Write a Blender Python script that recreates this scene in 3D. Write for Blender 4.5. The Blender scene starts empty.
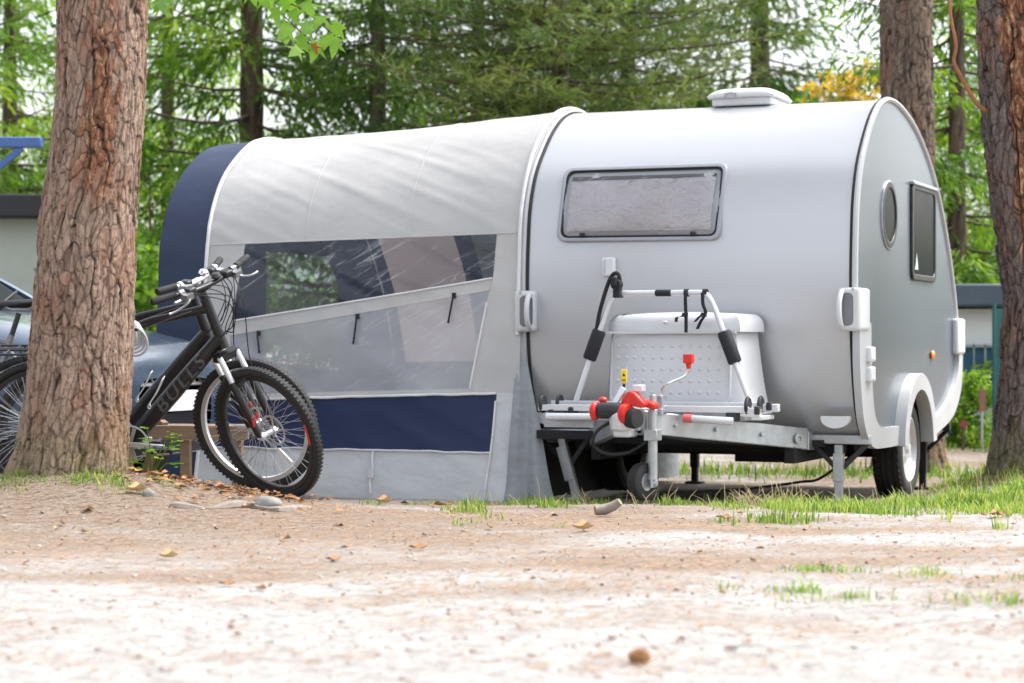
import bpy, bmesh, math, random
import numpy as np
from mathutils import Vector as V, Matrix as M, noise
from mathutils.geometry import tessellate_polygon
PI = math.pi
R = math.radians
scene = bpy.context.scene
COL = scene.collection
rng = random.Random(7)
nrg = np.random.default_rng(11)

# ------------------------------------------------------------------ camera model used for planning
F = 2200.0; HY = 345.0; EYE = 0.95
def P(px, py, Y):
    return V(((px - 512) / F * Y, Y, EYE - (py - HY) / F * Y))

def sstep(a, b, x):
    t = min(1, max(0, (x - a) / (b - a))); return t * t * (3 - 2 * t)

def zg(x, y):
    z = .17 * (1 - sstep(9.5, 14.0, y)) - .05 * sstep(13.2, 14.6, y) * (1 - sstep(16, 22, y)) * sstep(-1.5, 1.0, x)
    z += .22 * math.exp(-((x + 2.06) ** 2 + (y - 10.35) ** 2) / .72)
    z += .32 * math.exp(-((x - 3.45) ** 2 + (y - 13.4) ** 2) / .42)
    z += .12 * math.exp(-((x - 3.6) ** 2 / 1.2 + (y - 12.2) ** 2 / .6))
    if y < 60:
        n = noise.noise(V((x * .9, y * .9, 3.1))) * .018 + noise.noise(V((x * 3.1, y * 3.1, 7.7))) * .007
        z += n * (1 if y < 20 else max(0, (60 - y) / 40))
    if y > 26: z += .02 * (min(y, 60) - 26)
    return z

# ------------------------------------------------------------------ materials
def newmat(name):
    m = bpy.data.materials.new(name); m.use_nodes = True
    nt = m.node_tree
    return m, nt, nt.nodes['Principled BSDF'], nt.nodes['Material Output']
def nd(nt, t, **kw):
    n = nt.nodes.new(t)
    for k, v in kw.items():
        if k in n.inputs: n.inputs[k].default_value = v
        else: setattr(n, k, v)
    return n
def coord(nt, scale=(1, 1, 1), kind='Object'):
    tc = nd(nt, 'ShaderNodeTexCoord'); mp = nd(nt, 'ShaderNodeMapping'); mp.inputs['Scale'].default_value = scale
    nt.links.new(tc.outputs[kind], mp.inputs['Vector']); return mp.outputs['Vector']
def noise_tex(nt, vec, scale, detail=4, rough=.6):
    n = nd(nt, 'ShaderNodeTexNoise', Scale=scale, Detail=detail, Roughness=rough)
    nt.links.new(vec, n.inputs['Vector']); return n.outputs['Fac']
def ramp(nt, fac, stops):
    r = nd(nt, 'ShaderNodeValToRGB'); e = r.color_ramp.elements
    while len(e) > 1: e.remove(e[-1])
    e[0].position = stops[0][0]; c = stops[0][1]; e[0].color = (*c, 1) if len(c) == 3 else c
    for p, c in stops[1:]:
        q = e.new(p); q.color = (*c, 1)
    nt.links.new(fac, r.inputs['Fac']); return r.outputs['Color']
def mixc(nt, fac, a, b, mode='MIX'):
    m = nd(nt, 'ShaderNodeMix', data_type='RGBA', blend_type=mode)
    for s, x in ((m.inputs[0], fac), (m.inputs[6], a), (m.inputs[7], b)):
        if hasattr(x, 'is_output'): nt.links.new(x, s)
        elif isinstance(x, (tuple, list)): s.default_value = (*x, 1) if len(x) == 3 else x
        else: s.default_value = x
    return m.outputs[2]
def bump(nt, h, strength=.3, dist=.01, normal=None):
    b = nd(nt, 'ShaderNodeBump', Strength=strength, Distance=dist)
    nt.links.new(h, b.inputs['Height'])
    if normal: nt.links.new(normal, b.inputs['Normal'])
    return b.outputs['Normal']
def sc(c, k): return tuple(min(1, x * k) for x in c)

def pm(name, col, rough=.5, metal=0., var=.12, vs=6., bs=0., bsc=60., coat=0., spec=None, stretch=(1, 1, 1), rv=1.):
    """painted / plastic / metal surface with slight procedural unevenness in colour and gloss"""
    m, nt, p, o = newmat(name)
    vec = coord(nt, stretch)
    f = noise_tex(nt, vec, vs, 5)
    nt.links.new(ramp(nt, f, [(.3, sc(col, 1 - var)), (.7, sc(col, 1 + var))]), p.inputs['Base Color'])
    r = nd(nt, 'ShaderNodeMapRange'); r.inputs[1].default_value = .3; r.inputs[2].default_value = .7
    r.inputs[3].default_value = max(.02, rough - .06 * rv); r.inputs[4].default_value = min(1, rough + .08 * rv)
    nt.links.new(f, r.inputs[0]); nt.links.new(r.outputs[0], p.inputs['Roughness'])
    p.inputs['Metallic'].default_value = metal
    if coat: p.inputs['Coat Weight'].default_value = coat; p.inputs['Coat Roughness'].default_value = .08
    if spec is not None: p.inputs['Specular IOR Level'].default_value = spec
    if bs: nt.links.new(bump(nt, noise_tex(nt, vec, bsc, 3), bs, .004), p.inputs['Normal'])
    return m

def leafmat(name, c1, c2, c3, trans=.45, scale=.8):
    m, nt, p, o = newmat(name)
    vec = coord(nt, kind='Generated') if False else coord(nt)
    f = noise_tex(nt, vec, scale, 3)
    oi = nd(nt, 'ShaderNodeObjectInfo')
    a = nd(nt, 'ShaderNodeAttribute', attribute_name='tint')
    ad = nd(nt, 'ShaderNodeMath', operation='ADD'); nt.links.new(f, ad.inputs[0]); nt.links.new(a.outputs['Fac'], ad.inputs[1])
    ad2 = nd(nt, 'ShaderNodeMath', operation='MULTIPLY_ADD'); nt.links.new(oi.outputs['Random'], ad2.inputs[0]); ad2.inputs[1].default_value = .16
    nt.links.new(ad.outputs[0], ad2.inputs[2])
    c = ramp(nt, ad2.outputs[0], [(.32, c1), (.62, c2), (.92, c3)])
    nt.links.new(c, p.inputs['Base Color']); p.inputs['Roughness'].default_value = .55
    t = nd(nt, 'ShaderNodeBsdfTranslucent'); nt.links.new(c, t.inputs['Color'])
    mx = nd(nt, 'ShaderNodeMixShader'); mx.inputs[0].default_value = trans
    nt.links.new(p.outputs[0], mx.inputs[1]); nt.links.new(t.outputs[0], mx.inputs[2]); nt.links.new(mx.outputs[0], o.inputs['Surface'])
    return m

def glassmat(name,  tint=(.9, .93, .95), refl=.12, rough=.06, wrinkle=0., haze=0., hazecol=(.75, .76, .78), ws=6., stretch=(1, 1, 1), streak=0.):
    """thin clear pane or film: see-through, a glossy reflection, optional crinkles, whitish scuffs and painted crease highlights"""
    m, nt, p, o = newmat(name); nt.nodes.remove(p)
    tr = nd(nt, 'ShaderNodeBsdfTransparent'); tr.inputs['Color'].default_value = (*tint, 1)
    gl = nd(nt, 'ShaderNodeBsdfGlossy', Roughness=rough); gl.inputs['Color'].default_value = (1, 1, 1, 1)
    vec = coord(nt, stretch)
    fr = nd(nt, 'ShaderNodeFresnel', IOR=1.45)
    if wrinkle:
        b = bump(nt, noise_tex(nt, vec, ws, 4, .55), wrinkle, .03)
        nt.links.new(b, gl.inputs['Normal']); nt.links.new(b, fr.inputs['Normal'])
    ad = nd(nt, 'ShaderNodeMath', operation='ADD'); ad.inputs[1].default_value = refl; ad.use_clamp = True
    nt.links.new(fr.outputs[0], ad.inputs[0])
    mx = nd(nt, 'ShaderNodeMixShader'); nt.links.new(ad.outputs[0], mx.inputs[0])
    nt.links.new(tr.outputs[0], mx.inputs[1]); nt.links.new(gl.outputs[0], mx.inputs[2])
    out = mx.outputs[0]
    if haze:
        d = nd(nt, 'ShaderNodeBsdfDiffuse'); d.inputs['Color'].default_value = (*hazecol, 1)
        f2 = noise_tex(nt, coord(nt, (1, 1, 1.5)), 1.4, 4, .55)
        mr = nd(nt, 'ShaderNodeMapRange'); mr.inputs[1].default_value = .35; mr.inputs[2].default_value = .75
        mr.inputs[3].default_value = haze * .8; mr.inputs[4].default_value = min(1, haze * 1.2)
        nt.links.new(f2, mr.inputs[0])
        m2 = nd(nt, 'ShaderNodeMixShader'); nt.links.new(mr.outputs[0], m2.inputs[0])
        nt.links.new(out, m2.inputs[1]); nt.links.new(d.outputs[0], m2.inputs[2]); out = m2.outputs[0]
    if streak:  # diffuse white streaks: scratches plus highlights painted along the creases
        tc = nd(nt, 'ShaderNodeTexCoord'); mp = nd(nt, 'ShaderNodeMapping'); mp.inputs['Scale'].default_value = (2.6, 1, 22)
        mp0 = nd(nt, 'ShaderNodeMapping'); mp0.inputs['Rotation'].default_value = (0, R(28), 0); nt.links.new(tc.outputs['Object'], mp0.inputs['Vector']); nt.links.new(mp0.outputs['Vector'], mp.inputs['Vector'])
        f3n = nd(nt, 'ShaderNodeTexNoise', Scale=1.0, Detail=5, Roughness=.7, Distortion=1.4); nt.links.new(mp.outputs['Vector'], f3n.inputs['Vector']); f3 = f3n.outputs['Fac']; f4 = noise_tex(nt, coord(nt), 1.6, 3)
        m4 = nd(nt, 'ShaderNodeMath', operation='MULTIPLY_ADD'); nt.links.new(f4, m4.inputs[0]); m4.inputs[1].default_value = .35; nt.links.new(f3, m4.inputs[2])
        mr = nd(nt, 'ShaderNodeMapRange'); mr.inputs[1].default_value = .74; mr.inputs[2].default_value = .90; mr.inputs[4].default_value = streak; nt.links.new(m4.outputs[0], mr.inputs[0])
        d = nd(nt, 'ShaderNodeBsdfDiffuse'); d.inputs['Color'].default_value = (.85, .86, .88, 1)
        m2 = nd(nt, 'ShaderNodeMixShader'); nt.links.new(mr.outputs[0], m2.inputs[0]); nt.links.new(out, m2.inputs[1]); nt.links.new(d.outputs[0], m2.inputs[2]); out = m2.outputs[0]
    nt.links.new(out, o.inputs['Surface'])
    return m

def fabric(name, col, rough=.8, fold=.35, trans=0., weave=.15, fs=2.2, stain=.1):
    m, nt, p, o = newmat(name)
    vec = coord(nt)
    f = noise_tex(nt, vec, 1.7, 6, .65)
    c = ramp(nt, f, [(.3, sc(col, 1 - stain)), (.65, sc(col, 1 + stain * .5))])
    nt.links.new(c, p.inputs['Base Color']); p.inputs['Roughness'].default_value = rough
    b1 = bump(nt, noise_tex(nt, coord(nt, (1, 1, 1.6)), fs, 3, .5), fold, .05)
    b2 = bump(nt, noise_tex(nt, coord(nt, (1, 1, 1)), 260, 2), weave, .002, b1)
    nt.links.new(b2, p.inputs['Normal'])
    if trans:
        t = nd(nt, 'ShaderNodeBsdfTranslucent'); nt.links.new(c, t.inputs['Color']); nt.links.new(b2, t.inputs['Normal'])
        mx = nd(nt, 'ShaderNodeMixShader'); mx.inputs[0].default_value = trans
        nt.links.new(p.outputs[0], mx.inputs[1]); nt.links.new(t.outputs[0], mx.inputs[2]); nt.links.new(mx.outputs[0], o.inputs['Surface'])
    return m

def barkmat(name, plate1, plate2, crack, red, redamt=.5, moss=0.):
    m, nt, p, o = newmat(name)
    vec = coord(nt, (1, 1, .35))
    f = noise_tex(nt, vec, 26, 6, .7)
    base = ramp(nt, f, [(.3, plate1), (.7, plate2)])
    f2 = noise_tex(nt, coord(nt, (1, 1, .55)), 4.5, 4, .6)
    rm = nd(nt, 'ShaderNodeMapRange'); rm.inputs[1].default_value = .5; rm.inputs[2].default_value = .62
    rm.inputs[4].default_value = redamt; nt.links.new(f2, rm.inputs[0])
    base = mixc(nt, rm.outputs[0], base, red)
    ar = nd(nt, 'ShaderNodeAttribute', attribute_name='redness')
    fr_ = noise_tex(nt, coord(nt, (1, 1, .4)), 34, 4, .7)
    base = mixc(nt, ar.outputs['Fac'], base, ramp(nt, fr_, [(.35, sc(red, .55)), (.52, red), (.66, (.52, .33, .20))]))
    at = nd(nt, 'ShaderNodeAttribute', attribute_name='crack')
    base = mixc(nt, at.outputs['Fac'], base, crack)
    f3 = noise_tex(nt, coord(nt, (1, 1, .5)), 60, 5, .7)
    base = mixc(nt, .45, base, ramp(nt, f3, [(.35, (.25, .25, .25)), (.65, (.75, .75, .75))]), 'OVERLAY')
    if moss:
        a2 = nd(nt, 'ShaderNodeAttribute', attribute_name='low')
        fm = noise_tex(nt, coord(nt), 9, 4)
        mu = nd(nt, 'ShaderNodeMath', operation='MULTIPLY'); nt.links.new(a2.outputs['Fac'], mu.inputs[0]); nt.links.new(fm, mu.inputs[1])
        base = mixc(nt, mu.outputs[0], base, (.16, .17, .06))
    nt.links.new(base, p.inputs['Base Color']); p.inputs['Roughness'].default_value = .85
    p.inputs['Specular IOR Level'].default_value = .25
    h = nd(nt, 'ShaderNodeMath', operation='ADD'); nt.links.new(f, h.inputs[0]); nt.links.new(f3, h.inputs[1])
    nt.links.new(bump(nt, h.outputs[0], .9, .012), p.inputs['Normal'])
    return m

MT = {}
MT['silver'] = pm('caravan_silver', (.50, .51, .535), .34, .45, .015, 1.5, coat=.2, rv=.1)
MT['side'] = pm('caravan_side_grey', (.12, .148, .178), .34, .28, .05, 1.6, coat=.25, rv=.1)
MT['lightgrey'] = pm('light_grey_plastic', (.56, .57, .59), .38, 0, .04, 5)
MT['white'] = pm('white_plastic', (.64, .65, .66), .32, 0, .03, 6)
MT['trim'] = pm('trim_bright', (.46, .47, .49), .36, 0, .02, 3)
MT['blackpl'] = pm('black_plastic', (.018, .018, .022), .42, 0, .3, 14, .05, 150)
MT['rubber'] = pm('black_rubber', (.013, .013, .014), .75, 0, .35, 20, .15, 120)
MT['tyre'] = pm('tyre_rubber', (.014, .014, .015), .7, 0, .4, 16, .2, 160)
MT['dark'] = pm('underbody_black', (.012, .012, .013), .8, 0, .4, 10)
MT['galv'] = pm('galvanised_steel', (.46, .48, .50), .42, .7, .14, 14, .06, 60)
MT['alu'] = pm('aluminium', (.66, .67, .70), .38, .55, .03, 4)
MT['spoke'] = pm('spoke_steel', (.45, .46, .48), .3, .8, .05, 10)
MT['chrome'] = pm('chrome', (.75, .75, .76), .12, 1., .04, 10)
MT['red'] = pm('red_paint', (.60, .022, .015), .3, 0, .08, 10)
MT['yellow'] = pm('yellow_label', (.80, .58, .02), .4)
MT['orange'] = pm('orange_lens', (.85, .22, .01), .2)
MT['bikeblack'] = pm('bike_black_paint', (.006, .006, .008), .36, 0, .2, 12)
MT['bikegrey'] = pm('bike_grey_paint', (.16, .165, .18), .3, .3, .1, 12, coat=.3)
MT['rimblack'] = pm('rim_black', (.03, .03, .033), .35, .3)
MT['letter'] = pm('letter_grey', (.075, .08, .088), .4)
MT['carblue'] = pm('car_blue_grey', (.055, .085, .13), .25, .45, .05, 3, coat=.8)
MT['carglass'] = pm('car_glass', (.004, .006, .007), .2, 0, .1, 4, spec=.03)
MT['plateblue'] = pm('plate_blue', (.02, .12, .55), .4)
MT['wood'] = pm('bench_wood', (.20, .135, .085), .7, 0, .25, 5, .3, 30, stretch=(.4, 6, 6))
MT['canvas'] = fabric('canvas_grey', (.70, .695, .69), .75, .34, .42)
MT['skirt'] = fabric('skirt_grey_vinyl', (.56, .58, .595), .5, .5, .05, .05, 3.0)
MT['skirt_mid'] = fabric('flap_vinyl', (.28, .30, .32), .55, .6, 0, .05, 4.)
MT['navy_end'] = fabric('canvas_navy_end', (.017, .031, .075), .6, .35, .08)
MT['navy'] = fabric('canvas_navy', (.011, .022, .078), .6, .35, .08)
MT['piping'] = pm('white_piping', (.66, .66, .67), .5)
MT['mauve'] = fabric('mauve_curtain', (.30, .225, .215), .8, .5, .25)
MT['strap'] = pm('black_strap', (.008, .009, .014), .7)
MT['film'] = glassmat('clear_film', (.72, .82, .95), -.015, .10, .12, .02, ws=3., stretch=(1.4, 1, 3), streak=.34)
MT['film2'] = glassmat('clear_film_end', (.92, .97, .92), .0, .12, .2, .03)
MT['meshfilm'] = glassmat('grey_mesh_film', (.80, .82, .86), .0, .25, .2, .44, (.72, .73, .77), ws=2.5, stretch=(1, 1, 2), streak=.16)
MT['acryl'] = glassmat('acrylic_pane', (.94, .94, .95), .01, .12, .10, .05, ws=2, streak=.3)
MT['acryl_dark'] = glassmat('tinted_pane', (.16, .15, .15), .10, .03, .06, 0, ws=2)

# ------------------------------------------------------------------ mesh builder
class MB:
    def __init__(s): s.v = []; s.f = []
    def add(s, vs, fs):
        o = len(s.v); s.v += [V(p) for p in vs]; s.f += [tuple(i + o for i in f) for f in fs]; return s
    def box(s, c, d, rot=None):
        x, y, z = d[0] / 2, d[1] / 2, d[2] / 2; c = V(c)
        vs = [V((a * x, b * y, e * z)) for e in (-1, 1) for a, b in ((-1, -1), (1, -1), (1, 1), (-1, 1))]
        if rot is not None: vs = [rot @ p for p in vs]
        return s.add([c + p for p in vs], [(3, 2, 1, 0), (4, 5, 6, 7), (0, 1, 5, 4), (1, 2, 6, 5), (2, 3, 7, 6), (3, 0, 4, 7)])
    def beam(s, a, b, w, h, up=(0, 0, 1)):
        a, b = V(a), V(b); d = (b - a).normalized(); u = V(up)
        sd = d.cross(u)
        if sd.length < 1e-4: sd = d.cross(V((0, 1, 0)))
        sd.normalize(); u = sd.cross(d)
        vs = [q + sd * (w / 2 * i) + u * (h / 2 * j) for q in (a, b) for i, j in ((-1, -1), (1, -1), (1, 1), (-1, 1))]
        return s.add(vs, [(3, 2, 1, 0), (4, 5, 6, 7), (0, 1, 5, 4), (1, 2, 6, 5), (2, 3, 7, 6), (3, 0, 4, 7)])
    def tube(s, pts, r, n=10, closed=False, cap=True, sx=1., up=None):
        pts = [V(p) for p in pts]; N = len(pts)
        rr = r if isinstance(r, (list, tuple)) else [r] * N
        T = []
        for i in range(N):
            a = pts[i - 1] if (i or closed) else pts[i]; b = pts[(i + 1) % N] if (i < N - 1 or closed) else pts[i]
            T.append((b - a).normalized())
        u = V(up) if up is not None else (V((0, 0, 1)) if abs(T[0].z) < .9 else V((1, 0, 0)))
        vs = []; fs = []
        for i in range(N):
            u = (u - T[i] * u.dot(T[i]))
            if u.length < 1e-6: u = T[i].orthogonal()
            u.normalize(); w = T[i].cross(u)
            for k in range(n):
                a = 2 * PI * k / n
                vs.append(pts[i] + (u * math.cos(a) + w * (math.sin(a) * sx)) * rr[i])
        for i in range(N if closed else N - 1):
            j = (i + 1) % N
            for k in range(n):
                l = (k + 1) % n; fs.append((i * n + k, i * n + l, j * n + l, j * n + k))
        if cap and not closed:
            fs.append(tuple(range(n - 1, -1, -1))); fs.append(tuple((N - 1) * n + k for k in range(n)))
        return s.add(vs, fs)
    def lathe(s, prof, o=(0, 0, 0), ax=(0, 0, 1), n=24, closed=False):
        ax = V(ax).normalized(); u = ax.orthogonal().normalized(); w = ax.cross(u); o = V(o)
        vs = []; fs = []; m = len(prof)
        for r, h in prof:
            for k in range(n):
                a = 2 * PI * k / n; vs.append(o + ax * h + (u * math.cos(a) + w * math.sin(a)) * r)
        for i in range(m if closed else m - 1):
            j = (i + 1) % m
            for k in range(n):
                l = (k + 1) % n; fs.append((i * n + k, i * n + l, j * n + l, j * n + k))
        if not closed:
            if prof[0][0] > 1e-6: fs.append(tuple(range(n - 1, -1, -1)))
            if prof[-1][0] > 1e-6: fs.append(tuple((m - 1) * n + k for k in range(n)))
        return s.add(vs, fs)
    def ball(s, c, r, n=14, m=8, rot=None):
        r = V((r, r, r)) if not hasattr(r, '__len__') else V(r); c = V(c); vs = []; fs = []
        for i in range(m + 1):
            t = PI * i / m
            for k in range(n):
                a = 2 * PI * k / n
                p = V((r.x * math.sin(t) * math.cos(a), r.y * math.sin(t) * math.sin(a), r.z * math.cos(t)))
                vs.append(c + (rot @ p if rot is not None else p))
        for i in range(m):
            for k in range(n):
                l = (k + 1) % n; fs.append((i * n + k, (i + 1) * n + k, (i + 1) * n + l, i * n + l))
        return s.add(vs, fs)
    def prism(s, poly, fn, d0, d1):
        """poly: 2D outline; fn(a, b, d) -> 3D; extruded from depth d0 to d1"""
        n = len(poly)
        tri = tessellate_polygon([[V((a, b, 0)) for a, b in poly]])
        vs = [fn(a, b, d0) for a, b in poly] + [fn(a, b, d1) for a, b in poly]
        fs = [tuple(t) for t in tri] + [tuple(i + n for i in reversed(t)) for t in tri]
        fs += [(i, (i + 1) % n, (i + 1) % n + n, i + n) for i in range(n)]
        return s.add(vs, fs)
    def grid(s, fn, nu, nv):
        vs = [fn(i / nu, j / nv) for j in range(nv + 1) for i in range(nu + 1)]
        w = nu + 1
        return s.add(vs, [(j * w + i, j * w + i + 1, (j + 1) * w + i + 1, (j + 1) * w + i) for j in range(nv) for i in range(nu)])
    def move(s, mtx, start=0):
        for i in range(start, len(s.v)): s.v[i] = mtx @ s.v[i]
        return s
    def build(s, name, mat, parent=None, smooth=True, ang=38, bevel=0., seg=2, fix=True, solid=0.):
        me = bpy.data.meshes.new(name)
        me.from_pydata([tuple(p) for p in s.v], [], s.f); me.validate()
        if fix:
            bm = bmesh.new(); bm.from_mesh(me)
            bmesh.ops.remove_doubles(bm, verts=bm.verts, dist=1e-5)
            bmesh.ops.recalc_face_normals(bm, faces=bm.faces); bm.to_mesh(me); bm.free()
        if smooth:
            me.polygons.foreach_set('use_smooth', [True] * len(me.polygons)); me.set_sharp_from_angle(angle=R(ang))
        me.materials.append(MT[mat] if isinstance(mat, str) else mat)
        o = bpy.data.objects.new(name, me); COL.objects.link(o)
        if parent is not None: o.parent = parent
        if solid:
            md = o.modifiers.new('thickness', 'SOLIDIFY'); md.thickness = solid; md.offset = 0
        if bevel:
            md = o.modifiers.new('bevel', 'BEVEL'); md.width = bevel; md.segments = seg; md.limit_method = 'ANGLE'; md.angle_limit = R(35)
            md.harden_normals = False
        return o

def empty(name, loc=(0, 0, 0), rz=0., label=None, cat=None, group=None, rot=None):
    o = bpy.data.objects.new(name, None); COL.objects.link(o); o.location = loc
    o.rotation_euler = rot if rot else (0, 0, rz); o.empty_display_size = .1
    tag(o, label, cat, group); return o
def tag(o, label=None, cat=None, group=None, kind=None):
    if label: o['label'] = label
    if cat: o['category'] = cat
    if group: o['group'] = group
    if kind: o['kind'] = kind
    return o
def crom(pts, n=8):
    pts = [V(p) if len(p) == 3 else V((p[0], p[1], 0)) for p in pts]; out = []
    for i in range(len(pts) - 1):
        p0 = pts[max(0, i - 1)]; p1 = pts[i]; p2 = pts[i + 1]; p3 = pts[min(len(pts) - 1, i + 2)]
        for k in range(n):
            t = k / n
            out.append(.5 * ((2 * p1) + (p2 - p0) * t + (2 * p0 - 5 * p1 + 4 * p2 - p3) * t * t + (3 * p1 - p0 - 3 * p2 + p3) * t ** 3))
    out.append(pts[-1]); return out
def rrect(w, h, r, n=5, cx=0, cy=0):
    out = []
    for sx, sy, a0 in ((1, 1, 0), (-1, 1, 90), (-1, -1, 180), (1, -1, 270)):
        for k in range(n + 1):
            a = R(a0 + 90 * k / n); out.append((cx + sx * (w / 2 - r) + r * math.cos(a), cy + sy * (h / 2 - r) + r * math.sin(a)))
    return out
def quads_obj(name, arr, mat, parent=None, tint=None, limbs=None):
    """arr: N x k x 3 array of separate faces"""
    nl = 0
    if limbs is not None:
        la = np.array([[tuple(limbs.v[i]) for i in f] for f in limbs.f]); nl = len(la); arr = np.concatenate([arr, la])
        if tint is not None: tint = np.concatenate([tint, np.zeros(nl)])
    n, k = arr.shape[:2]
    me = bpy.data.meshes.new(name)
    me.vertices.add(n * k); me.vertices.foreach_set('co', arr.reshape(-1).astype(np.float32))
    me.loops.add(n * k); me.loops.foreach_set('vertex_index', np.arange(n * k, dtype=np.int32))
    me.polygons.add(n); me.polygons.foreach_set('loop_start', np.arange(0, n * k, k, dtype=np.int32))
    me.update(calc_edges=True)
    if tint is not None:
        a = me.attributes.new('tint', 'FLOAT', 'FACE'); a.data.foreach_set('value', tint.astype(np.float32))
    me.materials.append(MT[mat] if isinstance(mat, str) else mat)
    if nl:
        me.materials.append(MT['twig']); me.polygons.foreach_set('material_index', [0] * (n - nl) + [1] * nl)
    o = bpy.data.objects.new(name, me); COL.objects.link(o)
    if parent is not None: o.parent = parent
    return o
def split_islands(o):
    """separate pieces of one mesh become parts of their own"""
    me = o.data; par = list(range(len(me.vertices)))
    def find(i):
        while par[i] != i: par[i] = par[par[i]]; i = par[i]
        return i
    for e in me.edges:
        a, b_ = find(e.vertices[0]), find(e.vertices[1])
        if a != b_: par[a] = b_
    isl = {}
    for p in me.polygons: isl.setdefault(find(p.vertices[0]), []).append(p)
    if len(isl) < 2: return
    first = True; name = o.name.split('.')[0]
    for polys in isl.values():
        ids = sorted({v for p in polys for v in p.vertices}); mp = {v: i for i, v in enumerate(ids)}
        m2 = bpy.data.meshes.new(name); m2.from_pydata([me.vertices[v].co[:] for v in ids], [], [[mp[v] for v in p.vertices] for p in polys])
        m2.polygons.foreach_set('use_smooth', [True] * len(polys)); m2.set_sharp_from_angle(angle=R(38))
        for m_ in me.materials: m2.materials.append(m_)
        if first: tgt = o; first = False
        else: tgt = o.copy(); COL.objects.link(tgt)
        tgt.data = m2
# ------------------------------------------------------------------ ground
def ground_material():
    m, nt, p, o = newmat('ground_sand_and_needles')
    vec = coord(nt)
    big = noise_tex(nt, vec, .9, 6, .62)
    med = noise_tex(nt, coord(nt, (1, 2.2, 1)), 3.2, 7, .68)
    fine = noise_tex(nt, vec, 46, 7, .8)
    patch = noise_tex(nt, coord(nt, (1, 1.7, 1)), 14, 6, .74)
    grit = noise_tex(nt, vec, 140, 3, .7)
    sand = ramp(nt, fine, [(.28, (.17, .16, .152)), (.5, (.335, .325, .315)), (.72, (.50, .488, .478))])
    needle = ramp(nt, fine, [(.3, (.10, .068, .046)), (.55, (.255, .20, .155)), (.75, (.40, .345, .295))])
    soil = ramp(nt, fine, [(.3, (.07, .05, .035)), (.7, (.22, .16, .105))])
    an = nd(nt, 'ShaderNodeAttribute', attribute_name='needle'); ag = nd(nt, 'ShaderNodeAttribute', attribute_name='soil')
    s1 = nd(nt, 'ShaderNodeMath', operation='MULTIPLY_ADD'); nt.links.new(med, s1.inputs[0]); s1.inputs[1].default_value = .75
    nt.links.new(an.outputs['Fac'], s1.inputs[2])
    s2 = nd(nt, 'ShaderNodeMath', operation='MULTIPLY_ADD'); nt.links.new(big, s2.inputs[0]); s2.inputs[1].default_value = .35; nt.links.new(s1.outputs[0], s2.inputs[2])
    mr = nd(nt, 'ShaderNodeMapRange'); mr.inputs[1].default_value = .68; mr.inputs[2].default_value = 1.08; nt.links.new(s2.outputs[0], mr.inputs[0])
    sand = mixc(nt, .8, sand, ramp(nt, patch, [(.34, (.26, .23, .21)), (.5, (.5, .5, .5)), (.64, (.72, .72, .72))]), 'OVERLAY')
    mm = nd(nt, 'ShaderNodeMath', operation='MULTIPLY_ADD'); nt.links.new(patch, mm.inputs[0]); mm.inputs[1].default_value = 2.0; mm.inputs[2].default_value = -1.02
    ms = nd(nt, 'ShaderNodeMath', operation='ADD', use_clamp=True); nt.links.new(mm.outputs[0], ms.inputs[0]); nt.links.new(mr.outputs[0], ms.inputs[1])
    c = mixc(nt, ms.outputs[0], sand, needle)
    s3 = nd(nt, 'ShaderNodeMath', operation='MULTIPLY_ADD'); nt.links.new(med, s3.inputs[0]); s3.inputs[1].default_value = .8; nt.links.new(ag.outputs['Fac'], s3.inputs[2])
    mr2 = nd(nt, 'ShaderNodeMapRange'); mr2.inputs[1].default_value = .75; mr2.inputs[2].default_value = 1.1; nt.links.new(s3.outputs[0], mr2.inputs[0])
    c = mixc(nt, mr2.outputs[0], c, soil)
    af = nd(nt, 'ShaderNodeAttribute', attribute_name='turf')
    s4 = nd(nt, 'ShaderNodeMath', operation='MULTIPLY_ADD'); nt.links.new(med, s4.inputs[0]); s4.inputs[1].default_value = .8; nt.links.new(af.outputs['Fac'], s4.inputs[2])
    mr3 = nd(nt, 'ShaderNodeMapRange'); mr3.inputs[1].default_value = .8; mr3.inputs[2].default_value = 1.05; nt.links.new(s4.outputs[0], mr3.inputs[0])
    turf = ramp(nt, fine, [(.3, (.05, .085, .018)), (.7, (.15, .21, .05))])
    c = mixc(nt, mr3.outputs[0], c, turf)
    nt.links.new(c, p.inputs['Base Color']); p.inputs['Roughness'].default_value = .92; p.inputs['Specular IOR Level'].default_value = .15
    ad = nd(nt, 'ShaderNodeMath', operation='ADD'); nt.links.new(fine, ad.inputs[0]); nt.links.new(grit, ad.inputs[1])
    nt.links.new(bump(nt, ad.outputs[0], .7, .012), p.inputs['Normal'])
    return m

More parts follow.
